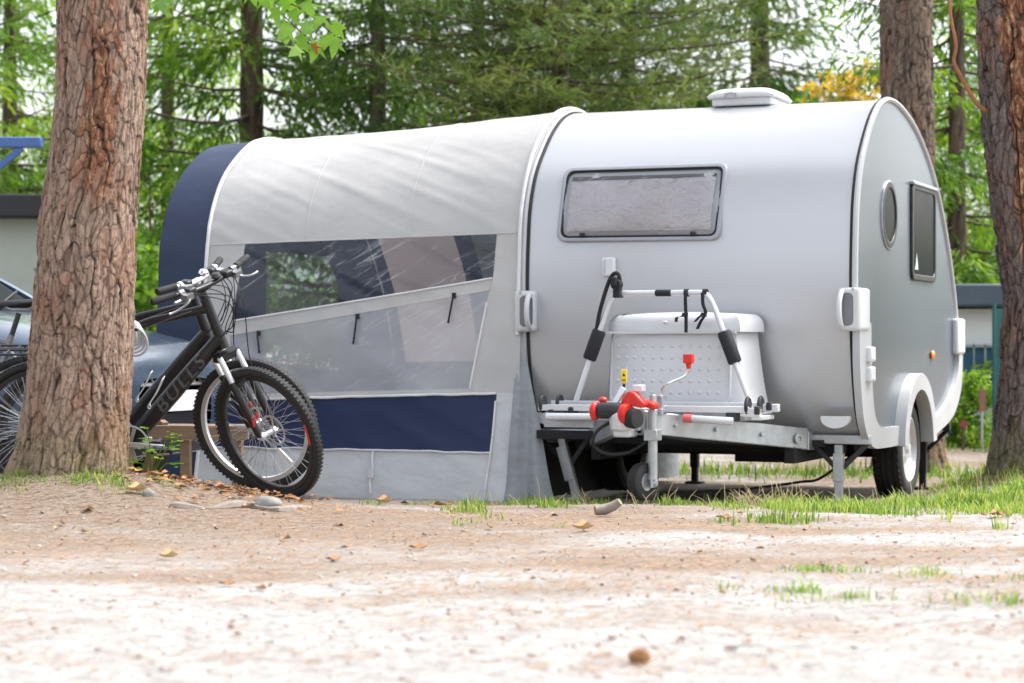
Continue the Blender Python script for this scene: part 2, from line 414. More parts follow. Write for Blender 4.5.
def axis(a, b, s0, growth, lim):
    pass
ys = list(np.arange(-4, 3.6, .4)) + list(np.arange(3.6, 16.5, .055)) + list(np.arange(16.5, 30, .3)) + list(np.arange(30, 60, 2)) + [60, 75, 100, 150, 260, 500]
xs = [-300, -150, -80, -50, -35] + list(np.arange(-28, -5, 1.)) + list(np.arange(-5, 5.6, .06)) + list(np.arange(5.6, 28, 1.)) + [28, 35, 50, 80, 150, 300]
gv = [(x, y, zg(x, y)) for y in ys for x in xs]
w = len(xs)
gf = [(j * w + i, j * w + i + 1, (j + 1) * w + i + 1, (j + 1) * w + i) for j in range(len(ys) - 1) for i in range(w - 1)]
me = bpy.data.meshes.new('ground'); me.from_pydata(gv, [], gf)
me.polygons.foreach_set('use_smooth', [True] * len(gf))
def needle_w(x, y):
    a = .12
    a += .5 * math.exp(-((y - 9.9) / 1.1) ** 2) * (1 - sstep(0, 2.6, x))          # belt of litter along the awning side
    a += .75 * math.exp(-(((x + 1.7) / 1.1) ** 2 + ((y - 10.1) / .75) ** 2))
    a += .22 * math.exp(-((y - 7.9) / .9) ** 2)
    a += .42 * noise.noise(V((x * .9, y * 2.1, 9.)))
    a -= .24 * (1 - sstep(5.3, 7.2, y))
    if y > 12.5: a += .3
    return a
def soil_w(x, y):
    a = .45 * sstep(12.3, 13.4, y) * sstep(-1.0, 1.6, x)
    a += .5 * math.exp(-(((x - 3.4) / .9) ** 2 + ((y - 13) / 1.2) ** 2))
    if y > 24: a += .3
    return a
def turf_w(x, y):
    a = 0
    for yc, wd in ((17.3, .5), (21.6, .9), (27.5, 1.6)): a += .55 * math.exp(-((y - yc + .15 * x) / wd) ** 2)
    if y > 30: a += .35
    a += .3 * math.exp(-((y - 11.3) / .7) ** 2) * sstep(-.2, .6, x)
    return a
for nm, fn in (('needle', needle_w), ('soil', soil_w), ('turf', turf_w)):
    at = me.attributes.new(nm, 'FLOAT', 'POINT'); at.data.foreach_set('value', [fn(v[0], v[1]) for v in gv])
me.materials.append(ground_material())
ground = bpy.data.objects.new('ground', me); COL.objects.link(ground); tag(ground, 'pale sandy campsite ground with brown pine needles and thin grass', 'ground', kind='structure')

# ------------------------------------------------------------------ bark trunks
MT['bark_grey'] = barkmat('bark_grey_brown', (.20, .135, .10), (.42, .305, .235), (.032, .019, .013), (.26, .115, .065), .5, .45)
MT['bark_dark'] = barkmat('bark_dark_brown', (.085, .066, .058), (.235, .19, .17), (.022, .015, .012), (.25, .105, .055), .40, .25)
MT['bark_far'] = barkmat('bark_far_brown', (.11, .08, .06), (.22, .165, .125), (.035, .026, .02), (.17, .085, .05), .6, .2)
MT['twig'] = pm('twig_brown', (.075, .05, .035), .85, 0, .3, 12)
MT['limb_orange'] = pm('peeling_orange_limb', (.32, .13, .055), .75, 0, .3, 14, .2, 40)
MT['spruce'] = leafmat('spruce_needles', (.035, .09, .010), (.16, .32, .022), (.44, .58, .05), .62)
MT['spruce_dark'] = leafmat('dark_spruce_needles', (.03, .08, .012), (.11, .22, .026), (.27, .40, .05), .56)
MT['pine'] = leafmat('pine_needles', (.028, .062, .014), (.095, .155, .032), (.21, .25, .05), .5)
MT['leaf'] = leafmat('broad_leaves', (.035, .09, .008), (.14, .30, .02), (.40, .54, .05), .6, 2.)
MT['leaf_yellow'] = leafmat('yellow_leaves', (.30, .26, .03), (.62, .44, .05), (.75, .45, .06), .5, 2.)
MT['maple'] = leafmat('maple_leaves', (.10, .24, .02), (.22, .42, .035), (.36, .52, .06), .6, 5.)
MT['rust'] = pm('rusty_leaf', (.36, .13, .025), .7, 0, .3, 20)

def trunk(name, parent, path, mat, n=96, m=200, amp=.018, cell=(.055, .17), flare=None, seed=0, low_top=.45, style='plated', redang=-1.3, toe=None):
    """path: list of (x, y, z, radius) rising from the base; plated bark is real relief"""
    zs = [p[2] for p in path]
    vs = []; cr = []; lo = []; rd = []
    for j in range(m + 1):
        t = j / m; z = zs[0] + (zs[-1] - zs[0]) * t
        i = max(k for k in range(len(path) - 1) if zs[k] <= z + 1e-9); q = (z - zs[i]) / (zs[i + 1] - zs[i]); q = min(1, max(0, q))
        qs = q * q * (3 - 2 * q) * .3 + q * .7
        cx, cy, r = (path[i][k] + (path[i + 1][k] - path[i][k]) * qs for k in (0, 1, 3))
        for k in range(n):
            a = 2 * PI * k / n; rr = r
            if flare:
                h = max(0, z - zs[0]); fl = math.exp(-h / flare[1])
                lobes = .5 + .5 * noise.noise(V((math.cos(a) * 1.4 + seed, math.sin(a) * 1.4, .3))) + .28 * math.cos(5 * a + seed)
                rr += flare[0] * fl * max(.15, lobes)
                if toe: rr += toe[1] * math.exp(-h / toe[2]) * math.exp(-(((a - toe[0] + PI) % (2 * PI) - PI) / .55) ** 2)
            rr *= 1 + .045 * noise.noise(V((math.cos(a) * 1.1, math.sin(a) * 1.1 + seed, z * .9)))
            px, py = math.cos(a) * r, math.sin(a) * r
            wob = .35 * noise.noise(V((px * 9, py * 9, z * 4 + seed)))
            if style == 'flaky':
                q = V((px * 8.5 + seed, py * 8.5, z * .62)); wq = noise.noise(V((px * 5, py * 5, z * 3.3 + seed))) + .45 * noise.noise(V((px * 14, py * 14, z * 9 + seed)))
                n1 = abs(noise.noise(q + V((wq * .38, wq * .38, wq * .1)))); n2 = abs(noise.noise(V((px * 18 + wq * .7, py * 18, z * 1.9 + seed + wq * .3))))
                fis = (1 - sstep(.0, .06, n1)) * max(0, .45 + .75 * noise.noise(V((px * 5, py * 5, z * 3.5)))); fi2 = (1 - sstep(0, .10, n2)) * .5
                d, pt = noise.voronoi(V((px / cell[0] + wq * 1.2, py / cell[0], z / cell[1] + wq * 1.1 + seed)))
                hc = noise.cell(pt[0] * 7.3); ed = 1 - sstep(0, .16, d[1] - d[0])
                off = amp * (.8 * hc + .8 * noise.noise(V((px * 11, py * 11, z * 4 + seed))) - 1.7 * fis - .75 * fi2 - .45 * ed) + amp * .35 * noise.noise(V((px * 80, py * 80, z * 45)))
                cr.append(fis * 1.05 + fi2 * .95 + ed * .5); lo.append(max(0, 1 - (z - zs[0]) / low_top) ** 1.5)
                ang_ = (a - redang + PI) % (2 * PI) - PI
                rd.append(sstep(.35, .8, math.exp(-(ang_ / .5) ** 2) * sstep(.9, 1.6, z) * 1.05 + .55 * noise.noise(V((px * 6, py * 6, z * 1.7 + 4))) + .30 * hc - .12))
                vs.append((cx + math.cos(a) * (rr + off), cy + math.sin(a) * (rr + off), z)); continue
            rd.append(0)
            c = V((px / cell[0] + wob, py / cell[0], z / cell[1] + wob * .7 + seed * 3.1))
            d, pt = noise.voronoi(c); e = d[1] - d[0]; hc = noise.cell(pt[0] * 5.7)
            c2 = c * 2.3; d2 = noise.voronoi(c2)[0]; e2 = d2[1] - d2[0]
            pl = sstep(0, .17, e); pl2 = sstep(0, .35, e2)
            lift = noise.noise(V((px * 14, py * 14, z * 7 + seed))) * .5 + .5
            off = amp * (pl * (.45 + .35 * lift + .45 * hc) + .28 * pl2 - .7) + amp * .35 * noise.noise(V((px * 70, py * 70, z * 34)))
            cr.append((1 - pl) * .9 + (1 - pl2) * .25); lo.append(max(0, 1 - (z - zs[0]) / low_top) ** 1.5)
            vs.append((cx + math.cos(a) * (rr + off), cy + math.sin(a) * (rr + off), z))
    fs = [(j * n + k, j * n + (k + 1) % n, (j + 1) * n + (k + 1) % n, (j + 1) * n + k) for j in range(m) for k in range(n)]
    me = bpy.data.meshes.new(name); me.from_pydata(vs, [], fs); me.polygons.foreach_set('use_smooth', [True] * len(fs))
    for nm, dat in (('crack', cr), ('low', lo), ('redness', rd)):
        at = me.attributes.new(nm, 'FLOAT', 'POINT'); at.data.foreach_set('value', [min(1, x) for x in dat])
    me.materials.append(MT[mat]); o = bpy.data.objects.new(name, me); COL.objects.link(o); o.parent = parent; return o

# ------------------------------------------------------------------ foliage
def sprays(roots, dirs, lens, wid, rs, droop, jit=.5):
    """thin needle-spray faces hanging from root points: returns N x 4 x 3"""
    n = len(roots)
    d = dirs + rs.normal(0, jit, (n, 3)); d[:, 2] -= droop
    d /= np.linalg.norm(d, axis=1)[:, None]
    s = np.cross(d, rs.normal(0, 1, (n, 3))); s /= np.linalg.norm(s, axis=1)[:, None]
    L = (lens * rs.uniform(.6, 1.3, n))[:, None]; W = (wid * rs.uniform(.6, 1.4, n))[:, None]
    a = roots; b = roots + d * L
    mid = roots + d * L * .45
    return np.stack([a, mid + s * W, b, mid - s * W], 1)

def conifer_parts(H, z0, Lmax, seed, kind):
    """branches as tubes and needle sprays as many small faces"""
    rs = np.random.default_rng(seed); r = random.Random(seed)
    br = MB(); faces = []; tints = []
    z = z0
    while z < H - .3:
        fr = (z - z0) / (H - z0)
        nb = (r.randint(4, 6) if kind == 'spruce' else 8) if z < 8 else 3
        for b in range(nb):
            a = r.uniform(0, 2 * PI); L = Lmax * (1 - fr) ** .75 * r.uniform(.6, 1.1) + .25
            if r.random() < .12: L *= .45
            zz = z + r.uniform(-.12, .12); pts = []
            sag = r.uniform(.12, .30); up = r.uniform(.05, .18)
            for k in range(7):
                t = k / 6; da = .12 * math.sin(3 * t + b)
                pts.append(V((math.cos(a + da) * L * t, math.sin(a + da) * L * t, zz - sag * L * t * 1.1 + (sag + up) * .8 * L * t * t)))
            br.tube(pts, [.022 * (L / 2.5) * (1 - .85 * k / 6) + .003 for k in range(7)], 4)
            tint = r.uniform(-.13, .13)
            nt_ = int(L * (13 if kind == 'spruce' else 10)); base = []; dirs = []
            for q in range(nt_):
                t = .12 + .88 * (q + r.random()) / nt_
                i = min(5, int(t * 6)); u = t * 6 - i
                p = pts[i].lerp(pts[i + 1], u); side = 1 if q % 2 else -1
                dv = (pts[i + 1] - pts[i]).normalized(); sd = V((-dv.y, dv.x, 0)) * side
                tl = (.5 * (1 - .55 * t) + .12) * r.uniform(.6, 1.25) * min(1, L / 1.6 + .3)
                dr = r.uniform(.25, 1.0) if kind == 'spruce' else r.uniform(-.55, .7)
                tw = (sd * .75 + dv * .6 + V((0, 0, -dr))).normalized()
                ns = max(3, int(tl * (20 if kind == 'spruce' else 13)))
                for g in range(ns):
                    base.append(p + tw * tl * (g / ns) + V((0, 0, -.05 * tl * (g / ns) ** 2 * 4 if kind == 'spruce' else 0))); dirs.append(tw)
            if not base: continue
            base = np.array([tuple(x) for x in base]); dirs = np.array([tuple(x) for x in dirs])
            if kind == 'spruce':
                f = sprays(base, dirs, .15, .016, rs, .35, .42)
            else:
                base = np.repeat(base, 3, 0); dirs = np.repeat(dirs, 3, 0)
                f = sprays(base, dirs, .15, .010, rs, -.15, .75)
            faces.append(f); tints.append(np.full(len(f), tint) + rs.normal(0, .06, len(f)))
        z += r.uniform(.24, .40) if z < 7 else .6
    return br, np.concatenate(faces), np.concatenate(tints)

def leafy_parts(H, z0, rad, seed, nl=5200, size=.075):
    rs = np.random.default_rng(seed); r = random.Random(seed); br = MB(); C = []
    for b in range(34):
        a = r.uniform(0, 2 * PI); zz = r.uniform(z0, H); k = math.sin(PI * min(1, max(.08, (zz - z0) / (H - z0) * .9 + .1))) ** .6
        L = rad * k * r.uniform(.55, 1.05)
        p0 = V((0, 0, max(.1, zz - L * .5))); p1 = V((math.cos(a) * L, math.sin(a) * L, zz)); pm_ = p0.lerp(p1, .5) + V((0, 0, .12 * L))
        br.tube([p0, pm_, p1], [.016, .010, .004], 4)
        for q in range(7):
            t = r.uniform(.35, 1.05); C.append((p0.lerp(p1, t) + V((r.gauss(0, .13), r.gauss(0, .13), r.gauss(0, .11) + .06)), r.uniform(.10, .24), r.uniform(-.14, .14)))
    per = nl // len(C); F_ = []; T_ = []
    for c, cr_, ti in C:
        d = rs.normal(0, 1, (per, 3)); d /= np.linalg.norm(d, axis=1)[:, None]
        base = np.array(tuple(c)) + d * cr_ * rs.uniform(.3, 1, per)[:, None]
        f = sprays(base, d * .6, size * 1.3, size * .42, rs, .35, .7); F_.append(f); T_.append(np.full(per, ti) + rs.normal(0, .06, per))
    return br, np.concatenate(F_), np.concatenate(T_)

def simple_trunk(parent, H, r0, mat, lean=0., seed=0, n=18, m=60):
    return trunk('trunk', parent, [(0, 0, -.1, r0 * 1.05), (lean * .3, 0, 1.2, r0), (lean, 0, H * .4, r0 * .78), (lean * 1.6, 0, H, r0 * .08)], mat, n, m, .012, (.06, .2), (r0 * .5, .3), seed)

def tree_proto(kind, H, z0, L, r0, seed, mats, name):
    root = empty(name)
    simple_trunk(root, H, r0, 'bark_far', 0, seed)
    if kind == 'leafy': br, fa, ti = leafy_parts(H, z0, L, seed)
    else: br, fa, ti = conifer_parts(H, z0, L, seed, kind)
    quads_obj('crown', fa, mats, root, ti, br)
    return root
def copy_tree(o, parent=None):
    c = o.copy(); COL.objects.link(c)
    if parent is not None: c.parent = parent
    for ch in o.children: copy_tree(ch, c)
    return c
# ------------------------------------------------------------------ caravan
YAW = R(-22.5)
CO = V((1.06, 13.03, 0.0))
car_root = empty('teardrop_caravan', (CO.x, CO.y, -.02), YAW, 'silver teardrop caravan with rounded roof, pitched under the pines', 'caravan')
CR = car_root
prof = crom([(.42, .385), (.24, .455), (.11, .62), (.04, .85), (.006, 1.1), (0, 1.38), (.015, 1.6), (.045, 1.8), (.13, 2.0), (.27, 2.165), (.45, 2.32), (.65, 2.425), (.9, 2.47), (1.25, 2.445), (1.7, 2.335), (2.15, 2.12), (2.5, 1.83), (2.77, 1.5), (2.95, 1.18), (3.03, .9), (2.98, .68), (2.72, .50), (2.3, .415)], 6)
prof = [(p.x, p.y) for p in prof]
b = MB()
nx = 40
b.grid(lambda u, v: (lambda q: V((-1.065 + 2.05 * u, q[0], q[1])))(prof[min(len(prof) - 1, int(round(v * (len(prof) - 1))))]), nx, len(prof) - 1)
b.build('body_shell', 'silver', CR, ang=60, fix=False)
# side panels with a cut-out for the wheel
MT['band'] = pm('band_plastic', (.42, .43, .445), .38, 0, .04, 5)
AX, AZ, AR = 1.49, .305, .395
arc = [(AX + AR * math.cos(a), AZ + AR * math.sin(a)) for a in [PI * k / 20 for k in range(-1, 22)]]
low = [p for p in prof]
side_poly = [(x, z) for x, z in low] + [(AX + AR + .02, .40)] + [q for q in arc if q[1] > .385] + [(AX - AR - .02, .385)]
def SX(sx, d): return d if sx > 0 else -d - .08
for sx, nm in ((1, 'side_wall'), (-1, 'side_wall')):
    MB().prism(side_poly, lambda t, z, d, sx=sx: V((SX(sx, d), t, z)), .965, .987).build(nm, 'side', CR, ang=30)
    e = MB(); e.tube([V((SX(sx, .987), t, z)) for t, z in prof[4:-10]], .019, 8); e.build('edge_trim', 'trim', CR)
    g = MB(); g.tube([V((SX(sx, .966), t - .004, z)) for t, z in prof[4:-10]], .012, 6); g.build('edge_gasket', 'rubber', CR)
# floor, wheel boxes and running gear
f_ = MB(); f_.box((0, 1.35, .39), (1.50, 2.3, .04)); f_.box((.76, 1.43, .55), (.02, 1.1, .5)); f_.box((-.76, 1.43, .55), (.02, 1.1, .5))
f_.box((.6, .55, .33), (.06, 1.1, .1)); f_.box((-.6, .55, .33), (.06, 1.1, .1)); f_.box((0, .32, .36), (1.7, .05, .07)); f_.box((0, 1.43, .30), (1.5, .09, .09))
f_.box((.25, .9, .31), (.35, .5, .12)); f_.box((-.2, 2.0, .33), (.5, .3, .1))
f_.build('chassis', 'dark', CR)
# moulded light grey lower band on each side
front = [(.0, 1.10), (-.004, .88), (.045, .66), (.13, .49), (.32, .372), (.6, .352), (1.06, .352), (1.06, .47), (.62, .475), (.45, .505), (.36, .59), (.31, .74), (.285, .92), (.28, 1.10)]
fo = crom(front[:7], 5) + crom(front[7:], 5)
rear = [(1.92, .352), (2.3, .40), (2.74, .49), (3.0, .67), (3.05, .90), (3.05, 1.0), (2.93, 1.0), (2.91, .84), (2.8, .70), (2.6, .60), (2.3, .52), (1.92, .47)]
ro = crom(rear[:6], 5) + crom(rear[6:], 5)
for sx in (1, -1):
    k = MB()
    for poly in (fo, ro): k.prism([(p.x, p.y) for p in poly], lambda t, z, d, sx=sx: V((SX(sx, d), t, z)), .975, 1.018)
    k.build('lower_band', 'band', CR, bevel=.012, seg=3)
    a_ = MB()
    ring = [(AX + r_ * math.cos(a), AZ + r_ * math.sin(a)) for r_, rev in ((.485, 0), (.38, 1)) for a in ([R(5 + 170 * k / 28) for k in range(29)][::-1] if rev else [R(5 + 170 * k / 28) for k in range(29)])]
    a_.prism(ring, lambda t, z, d, sx=sx: V((SX(sx, d), t, z)), .97, 1.058)
    a_.build('wheel_arch', 'band', CR, bevel=.022, seg=3)
    # wheel
    wx = SX(sx, .895)
    wroot = MB(); wroot.lathe([(.0, -.06), (.05, -.062), (.06, -.05), (.0, -.05)], (wx, AX, AZ), (1, 0, 0), 16)
    wo = wroot.build('wheel', 'dark', CR)
    t_ = MB(); hw = .092
    pr = [(.205, -hw + .01), (.225, -hw), (.285, -hw), (.305, -hw + .015), (.311, -.05), (.302, -.045), (.302, -.035), (.312, -.03), (.312, -.004), (.303, -.002), (.303, .002), (.312, .004), (.312, .03), (.302, .035), (.302, .045), (.311, .05), (.305, hw - .015), (.285, hw), (.225, hw), (.205, hw - .01)]
    t_.lathe(pr, (wx, AX, AZ), (1, 0, 0), 48, closed=True)
    for q in range(44):
        a = 2 * PI * q / 44
        for o_ in (-.064, .064): t_.box((wx + o_, AX + .309 * math.cos(a), AZ + .309 * math.sin(a)), (.034, .022, .008), M.Rotation(a - PI / 2, 3, 'X') @ M.Rotation(.35, 3, 'Z'))
    t_.build('tyre', 'tyre', wo)
    r_ = MB(); s_ = sx
    r_.lathe([(.212, .055 * s_), (.214, .084 * s_), (.200, .088 * s_), (.192, .07 * s_), (.175, .045 * s_), (.15, .03 * s_), (.11, .048 * s_), (.075, .062 * s_), (.035, .066 * s_), (.03, .085 * s_), (0, .087 * s_)], (wx, AX, AZ), (1, 0, 0), 40)
    for q in range(5):
        a = 2 * PI * q / 5 + .3; r_.lathe([(.011, .05 * s_), (.011, .08 * s_), (0, .083 * s_)], (wx, AX + .052 * math.cos(a), AZ + .052 * math.sin(a)), (1, 0, 0), 6)
    r_.build('rim', 'alu', wo)
    h_ = MB()
    for q in range(16):
        a = 2 * PI * q / 16; h_.ball((wx + .043 * s_, AX + .152 * math.cos(a), AZ + .152 * math.sin(a)), (.006, .016, .016), 8, 5)
    h_.build('rim_hole', 'dark', wo)
# corner grab handles
def corner_handle(sx, rear_=False):
    k = MB(); ty = 3.035 if rear_ else -.012; zc = 1.175 if not rear_ else 1.03; hz = .25; ox = 0 if sx > 0 else -.08
    sgn = 1 if rear_ else -1
    k.box((ox + sx * .965, ty + sgn * .012, zc), (.135, .07, hz)); k.box((ox + sx * 1.005, ty - sgn * .10, zc), (.055, .22, hz))
    h = k.build('corner_handle', 'lightgrey', CR, bevel=.022, seg=4)
    g = MB(); yy = ty + sgn * .052
    pts = [(sx * .925, yy - sgn * .02, zc + .105), (sx * .925, yy + sgn * .018, zc + .09), (sx * .923, yy + sgn * .050, zc + .04), (sx * .923, yy + sgn * .050, zc - .04), (sx * .925, yy + sgn * .018, zc - .09), (sx * .925, yy - sgn * .02, zc - .105)]
    pts = [(p[0] + ox, p[1], p[2]) for p in pts]; g.tube(crom(pts, 4), .016, 10); g.build('grip', 'lightgrey', h)
    rc = MB(); rc.prism(rrect(.085, .19, .03, 4, ox + sx * .95, zc), lambda a_, c_, d_: V((a_, ty + sgn * (.046 + d_), c_)), .0, .0025); rc.build('grip_gap_shade', 'bikegrey', h)  # flat dark plate, paints the shade in the gap behind the grip
    sc_ = MB()
    for dz in (-.115, .115): sc_.lathe([(.009, -.002), (.009, .003), (0, .004)], (ox + sx * .99, ty + sgn * .047, zc + dz), (0, sgn, 0), 10)
    sc_.build('screw', 'galv', h)
corner_handle(1); corner_handle(-1); corner_handle(1, True); corner_handle(-1, True)
# side sockets, marker lamps
for z in (.915, .80):
    k = MB(); k.box((1.027, .20, z), (.05, .11, .09)); o = k.build('service_flap', 'white', CR, bevel=.012, seg=3)
    MB().box((1.054, .20, z - .028), (.006, .05, .012)).build('latch', 'lightgrey', o, bevel=.002)
ox_ = lambda sx: 0 if sx > 0 else -.08
MB().ball((1.0, 2.12, .905), (.012, .045, .030)).build('side_marker_lamp', 'orange', CR)
for sx in (1, -1):
    k = MB(); k.prism([(.085 * math.cos(PI + PI * q / 16), .058 * math.sin(PI + PI * q / 16)) for q in range(17)] + [(.085, .012), (-.085, .012)], lambda a, c, d, sx=sx: V((ox_(sx) + sx * .86 + a, .055 + d, .545 + c)), -.02, .03)
    k.build('front_marker_lamp', 'white', CR, bevel=.006)
# windows
def profile_at(z):
    for i in range(len(prof) // 2):
        if prof[i][1] <= z <= prof[i + 1][1]:
            q = (z - prof[i][1]) / (prof[i + 1][1] - prof[i][1]); return prof[i][0] + (prof[i + 1][0] - prof[i][0]) * q
    return 0
def onfront(x, z, d): return V((x, profile_at(z) - d, z))
def ring_strip(fn, outer, inner, d0, d1):
    k = MB(); n = len(outer)
    vs = [fn(*p, d0) for p in outer] + [fn(*p, d1) for p in outer] + [fn(*p, d1) for p in inner] + [fn(*p, d0) for p in inner]
    fs = []
    for a in range(4):
        for i in range(n):
            j = (i + 1) % n; c = (a + 1) % 4; fs.append((a * n + i, a * n + j, c * n + j, c * n + i))
    return k.add(vs, fs)
def slanted(w, h, r, cx, cz, sk): return [(x + sk * (z), z + cz) for x, z in rrect(w, h, r, 5, cx, 0)]
WX, WZ = -.335, 1.755
def fit_front(px, py, lx0=-1, lx1=1):
    # local x, z on the front face seen at this pixel
    lo, hi = -1.1, 1.1; z = 1.5
    for it in range(30):
        x = (lo + hi) / 2; t = profile_at(z); w_ = CR.matrix_basis @ V((x, t, z)); q = 512 + F * w_.x / w_.y
        z = EYE - (py - HY) / F * w_.y + .02
        if q < px: lo = x
        else: hi = x
    return x, z
tl, tr_, br_, bl = (fit_front(*q) for q in ((567, 168), (730, 163), (721, 240), (558, 242)))
def quad_round(c, grow, r=.05, n=5):
    cx = sum(p[0] for p in c) / 4; cz = sum(p[1] for p in c) / 4
    c = [V((p[0] + (grow if p[0] > cx else -grow), p[1] + (grow if p[1] > cz else -grow))) for p in c]; out = []
    for i in range(4):
        p, a, e = c[i], c[i - 1], c[(i + 1) % 4]; d1 = (a - p).normalized() * r; d2 = (e - p).normalized() * r
        for k in range(n + 1):
            t = k / n; out.append(tuple((p + d1) * (1 - t) ** 2 + p * 2 * t * (1 - t) + (p + d2) * t * t))
    return out
wc = [tl, tr_, br_, bl]
MT['frame_grey'] = pm('window_frame_grey', (.30, .31, .35), .4, 0, .03, 4)
fw = ring_strip(onfront, quad_round(wc, .0, .06), quad_round(wc, -.022, .05), -.005, .030).build('front_window', MT['frame_grey'], CR, bevel=.006)
ring_strip(onfront, quad_round(wc, -.020, .05), quad_round(wc, -.034, .045), -.002, .018).build('seal', 'rubber', fw)
def patch_fill(fn, outline, d, parent, name, mat, bev=0):
    k = MB(); k.prism(outline, fn, d, d + .003); return k.build(name, mat, parent)
def bilin(c, u, v):
    a = V((*c[3], 0)).lerp(V((*c[2], 0)), u); e = V((*c[0], 0)).lerp(V((*c[1], 0)), u); return a.lerp(e, v)
def shrink(c, g):
    cx = sum(p[0] for p in c) / 4; cz = sum(p[1] for p in c) / 4
    return [(p[0] - (g if p[0] > cx else -g), p[1] - (g if p[1] > cz else -g)) for p in c]
ci = shrink(wc, .03)
k = MB(); k.grid(lambda u, v: (lambda p: onfront(p.x, p.y, .012 + .022 * math.sin(PI * min(1, max(0, u))) ** .4 * math.sin(PI * v) ** .4))(bilin(ci, u, v)), 24, 14); k.build('pane', 'acryl', fw, fix=False)
MT['blind'] = fabric('window_film_blind', (.72, .68, .70), .4, .9, 0, .3, 13)
cb = shrink(wc, .062)
k = MB(); k.grid(lambda u, v: (lambda p: onfront(p.x, p.y, .013 + .006 * noise.noise(V((u * 9, v * 5, 2.)))))(bilin(cb, u, v)), 40, 20); k.build('blind', 'blind', fw, fix=False)
k = MB(); k.grid(lambda u, v: (lambda p: onfront(p.x, p.y, .0035))(bilin(ci, u, v)), 24, 14); k.build('inner_frame', MT['trim'], fw, fix=False)
k = MB(); k.grid(lambda u, v: (lambda p: onfront(p.x, p.y + .0, .016 + .006 * noise.noise(V((u * 9, v * 3, 5.)))))(bilin([cb[0], cb[1], (cb[1][0], cb[1][1] - .02), (cb[0][0], cb[0][1] - .026)], u, v)), 40, 3); k.build('film_edge', 'blackpl', fw, fix=False)
k = MB()
for u in (.14, .86):
    p = bilin(ci, u, .03); k.box(tuple(onfront(p.x, p.y, .03)), (.03, .02, .02))
k.build('window_catch', 'blackpl', fw, bevel=.004)
# side windows
def onside(t, z, d): return V((.987 + d, t, z))
rw = [(.86 + .20 * math.cos(a), 1.765 + .205 * math.sin(a)) for a in [2 * PI * q / 40 for q in range(40)]]
rn = [(.86 + .165 * math.cos(a), 1.765 + .165 * math.sin(a)) for a in [2 * PI * q / 40 for q in range(40)]]
o = ring_strip(onside, rw, rn, -.004, .014).build('porthole', 'blackpl', CR, bevel=.006)
patch_fill(onside, rn, .004, o, 'pane', 'carglass')
k = MB(); k.tube([onside(*p, .003) for p in rw], .009, 6, closed=True); k.build('trim_ring', 'galv', o)
sw = rrect(.74, .62, .06, 5, 1.84, 1.695); sn = rrect(.66, .54, .05, 5, 1.84, 1.695)
o = ring_strip(onside, sw, sn, -.004, .018).build('side_window', 'blackpl', CR, bevel=.008)
patch_fill(onside, sn, .008, o, 'pane', 'carglass')
k = MB(); k.box((1.0, 1.84, 2.005), (.034, .74, .022)); k.build('top_rail', 'galv', o, bevel=.005)
k = MB(); k.prism([(1.56, 1.455), (1.66, 1.455), (1.64, 1.50), (1.615, 1.56), (1.595, 1.50)], onside, .0115, .013); k.build('sticker', 'white', o)
# roof hatch
h_ = MB()
hy, hz = .93, 2.475
def hatch(u, v):
    x = -.12 + .42 * u; y = hy - .22 + .44 * v
    e = (1 - abs(2 * u - 1) ** 5) ** .5 * (1 - abs(2 * v - 1) ** 5) ** .5
    return V((x + .0, y, hz + .035 + .055 * e))
h_.grid(hatch, 24, 20); lid = h_
ho = MB(); ho.box((.09, hy, hz + .015), (.38, .40, .06)); hob = ho.build('roof_hatch', 'white', CR, bevel=.012)
lid.build('lid', 'white', hob, fix=False, solid=.02)
k = MB(); k.tube([(.0, hy - .235, hz + .03), (.005, hy - .245, hz + .055), (.04, hy - .245, hz + .06), (.07, hy - .245, hz + .055), (.075, hy - .235, hz + .03)], .009, 6); k.build('latch', 'galv', hob)
# power inlet behind the carrier
sx_, sz_ = fit_front(610, 267)
k = MB(); k.box(tuple(onfront(sx_, sz_, .018)), (.085, .04, .115)); o = k.build('power_inlet', 'white', CR, bevel=.012, seg=3)
k = MB(); k.box(tuple(onfront(sx_ - .02, sz_, .04)), (.008, .006, .08)); k.build('hinge', 'galv', o)
# gas locker on the drawbar
gx0, gx1 = -.345, .585
def gl(u, v, top):
    pass
out = []
gb = MB()
def locker(x, z):  # front surface y
    return -.55 + .035 * ((z - .6) / .5) + .08 * abs((x - .12) / .47) ** 4
bot = [(-.355, .575), (.635, .575), (.60, .72), (.575, .9), (.565, 1.055), (-.325, 1.055), (-.335, .9), (-.345, .72)]
def gbox(u, v):
    z = .575 + .48 * v; x0 = -.355 + .03 * v; x1 = .515 - .09 * v ** .6
    w_ = u * 3
    if w_ < 1: return V((x0, -.06 - .44 * w_ , z))
    if w_ < 2: x = x0 + (x1 - x0) * (w_ - 1); return V((x, locker(x, z), z))
    return V((x1, -.5 + .44 * (w_ - 2), z))
gb.grid(gbox, 60, 14)
for i in range(12):
    for j in range(5):
        x = -.28 + .056 * i; z = .70 + .066 * j
        gb.ball((x, locker(x, z), z), (.012, .007, .012), 8, 5)
go = gb.build('gas_locker', 'lightgrey', CR, ang=45, fix=False)
k = MB(); n = 50
pan = rrect(.73, .40, .06, 5, .035, .83)
k.tube([V((x, locker(x, z) - .001, z)) for x, z in pan], .009, 6, closed=True); k.build('pressed_rim', 'lightgrey', go)
lid = MB()
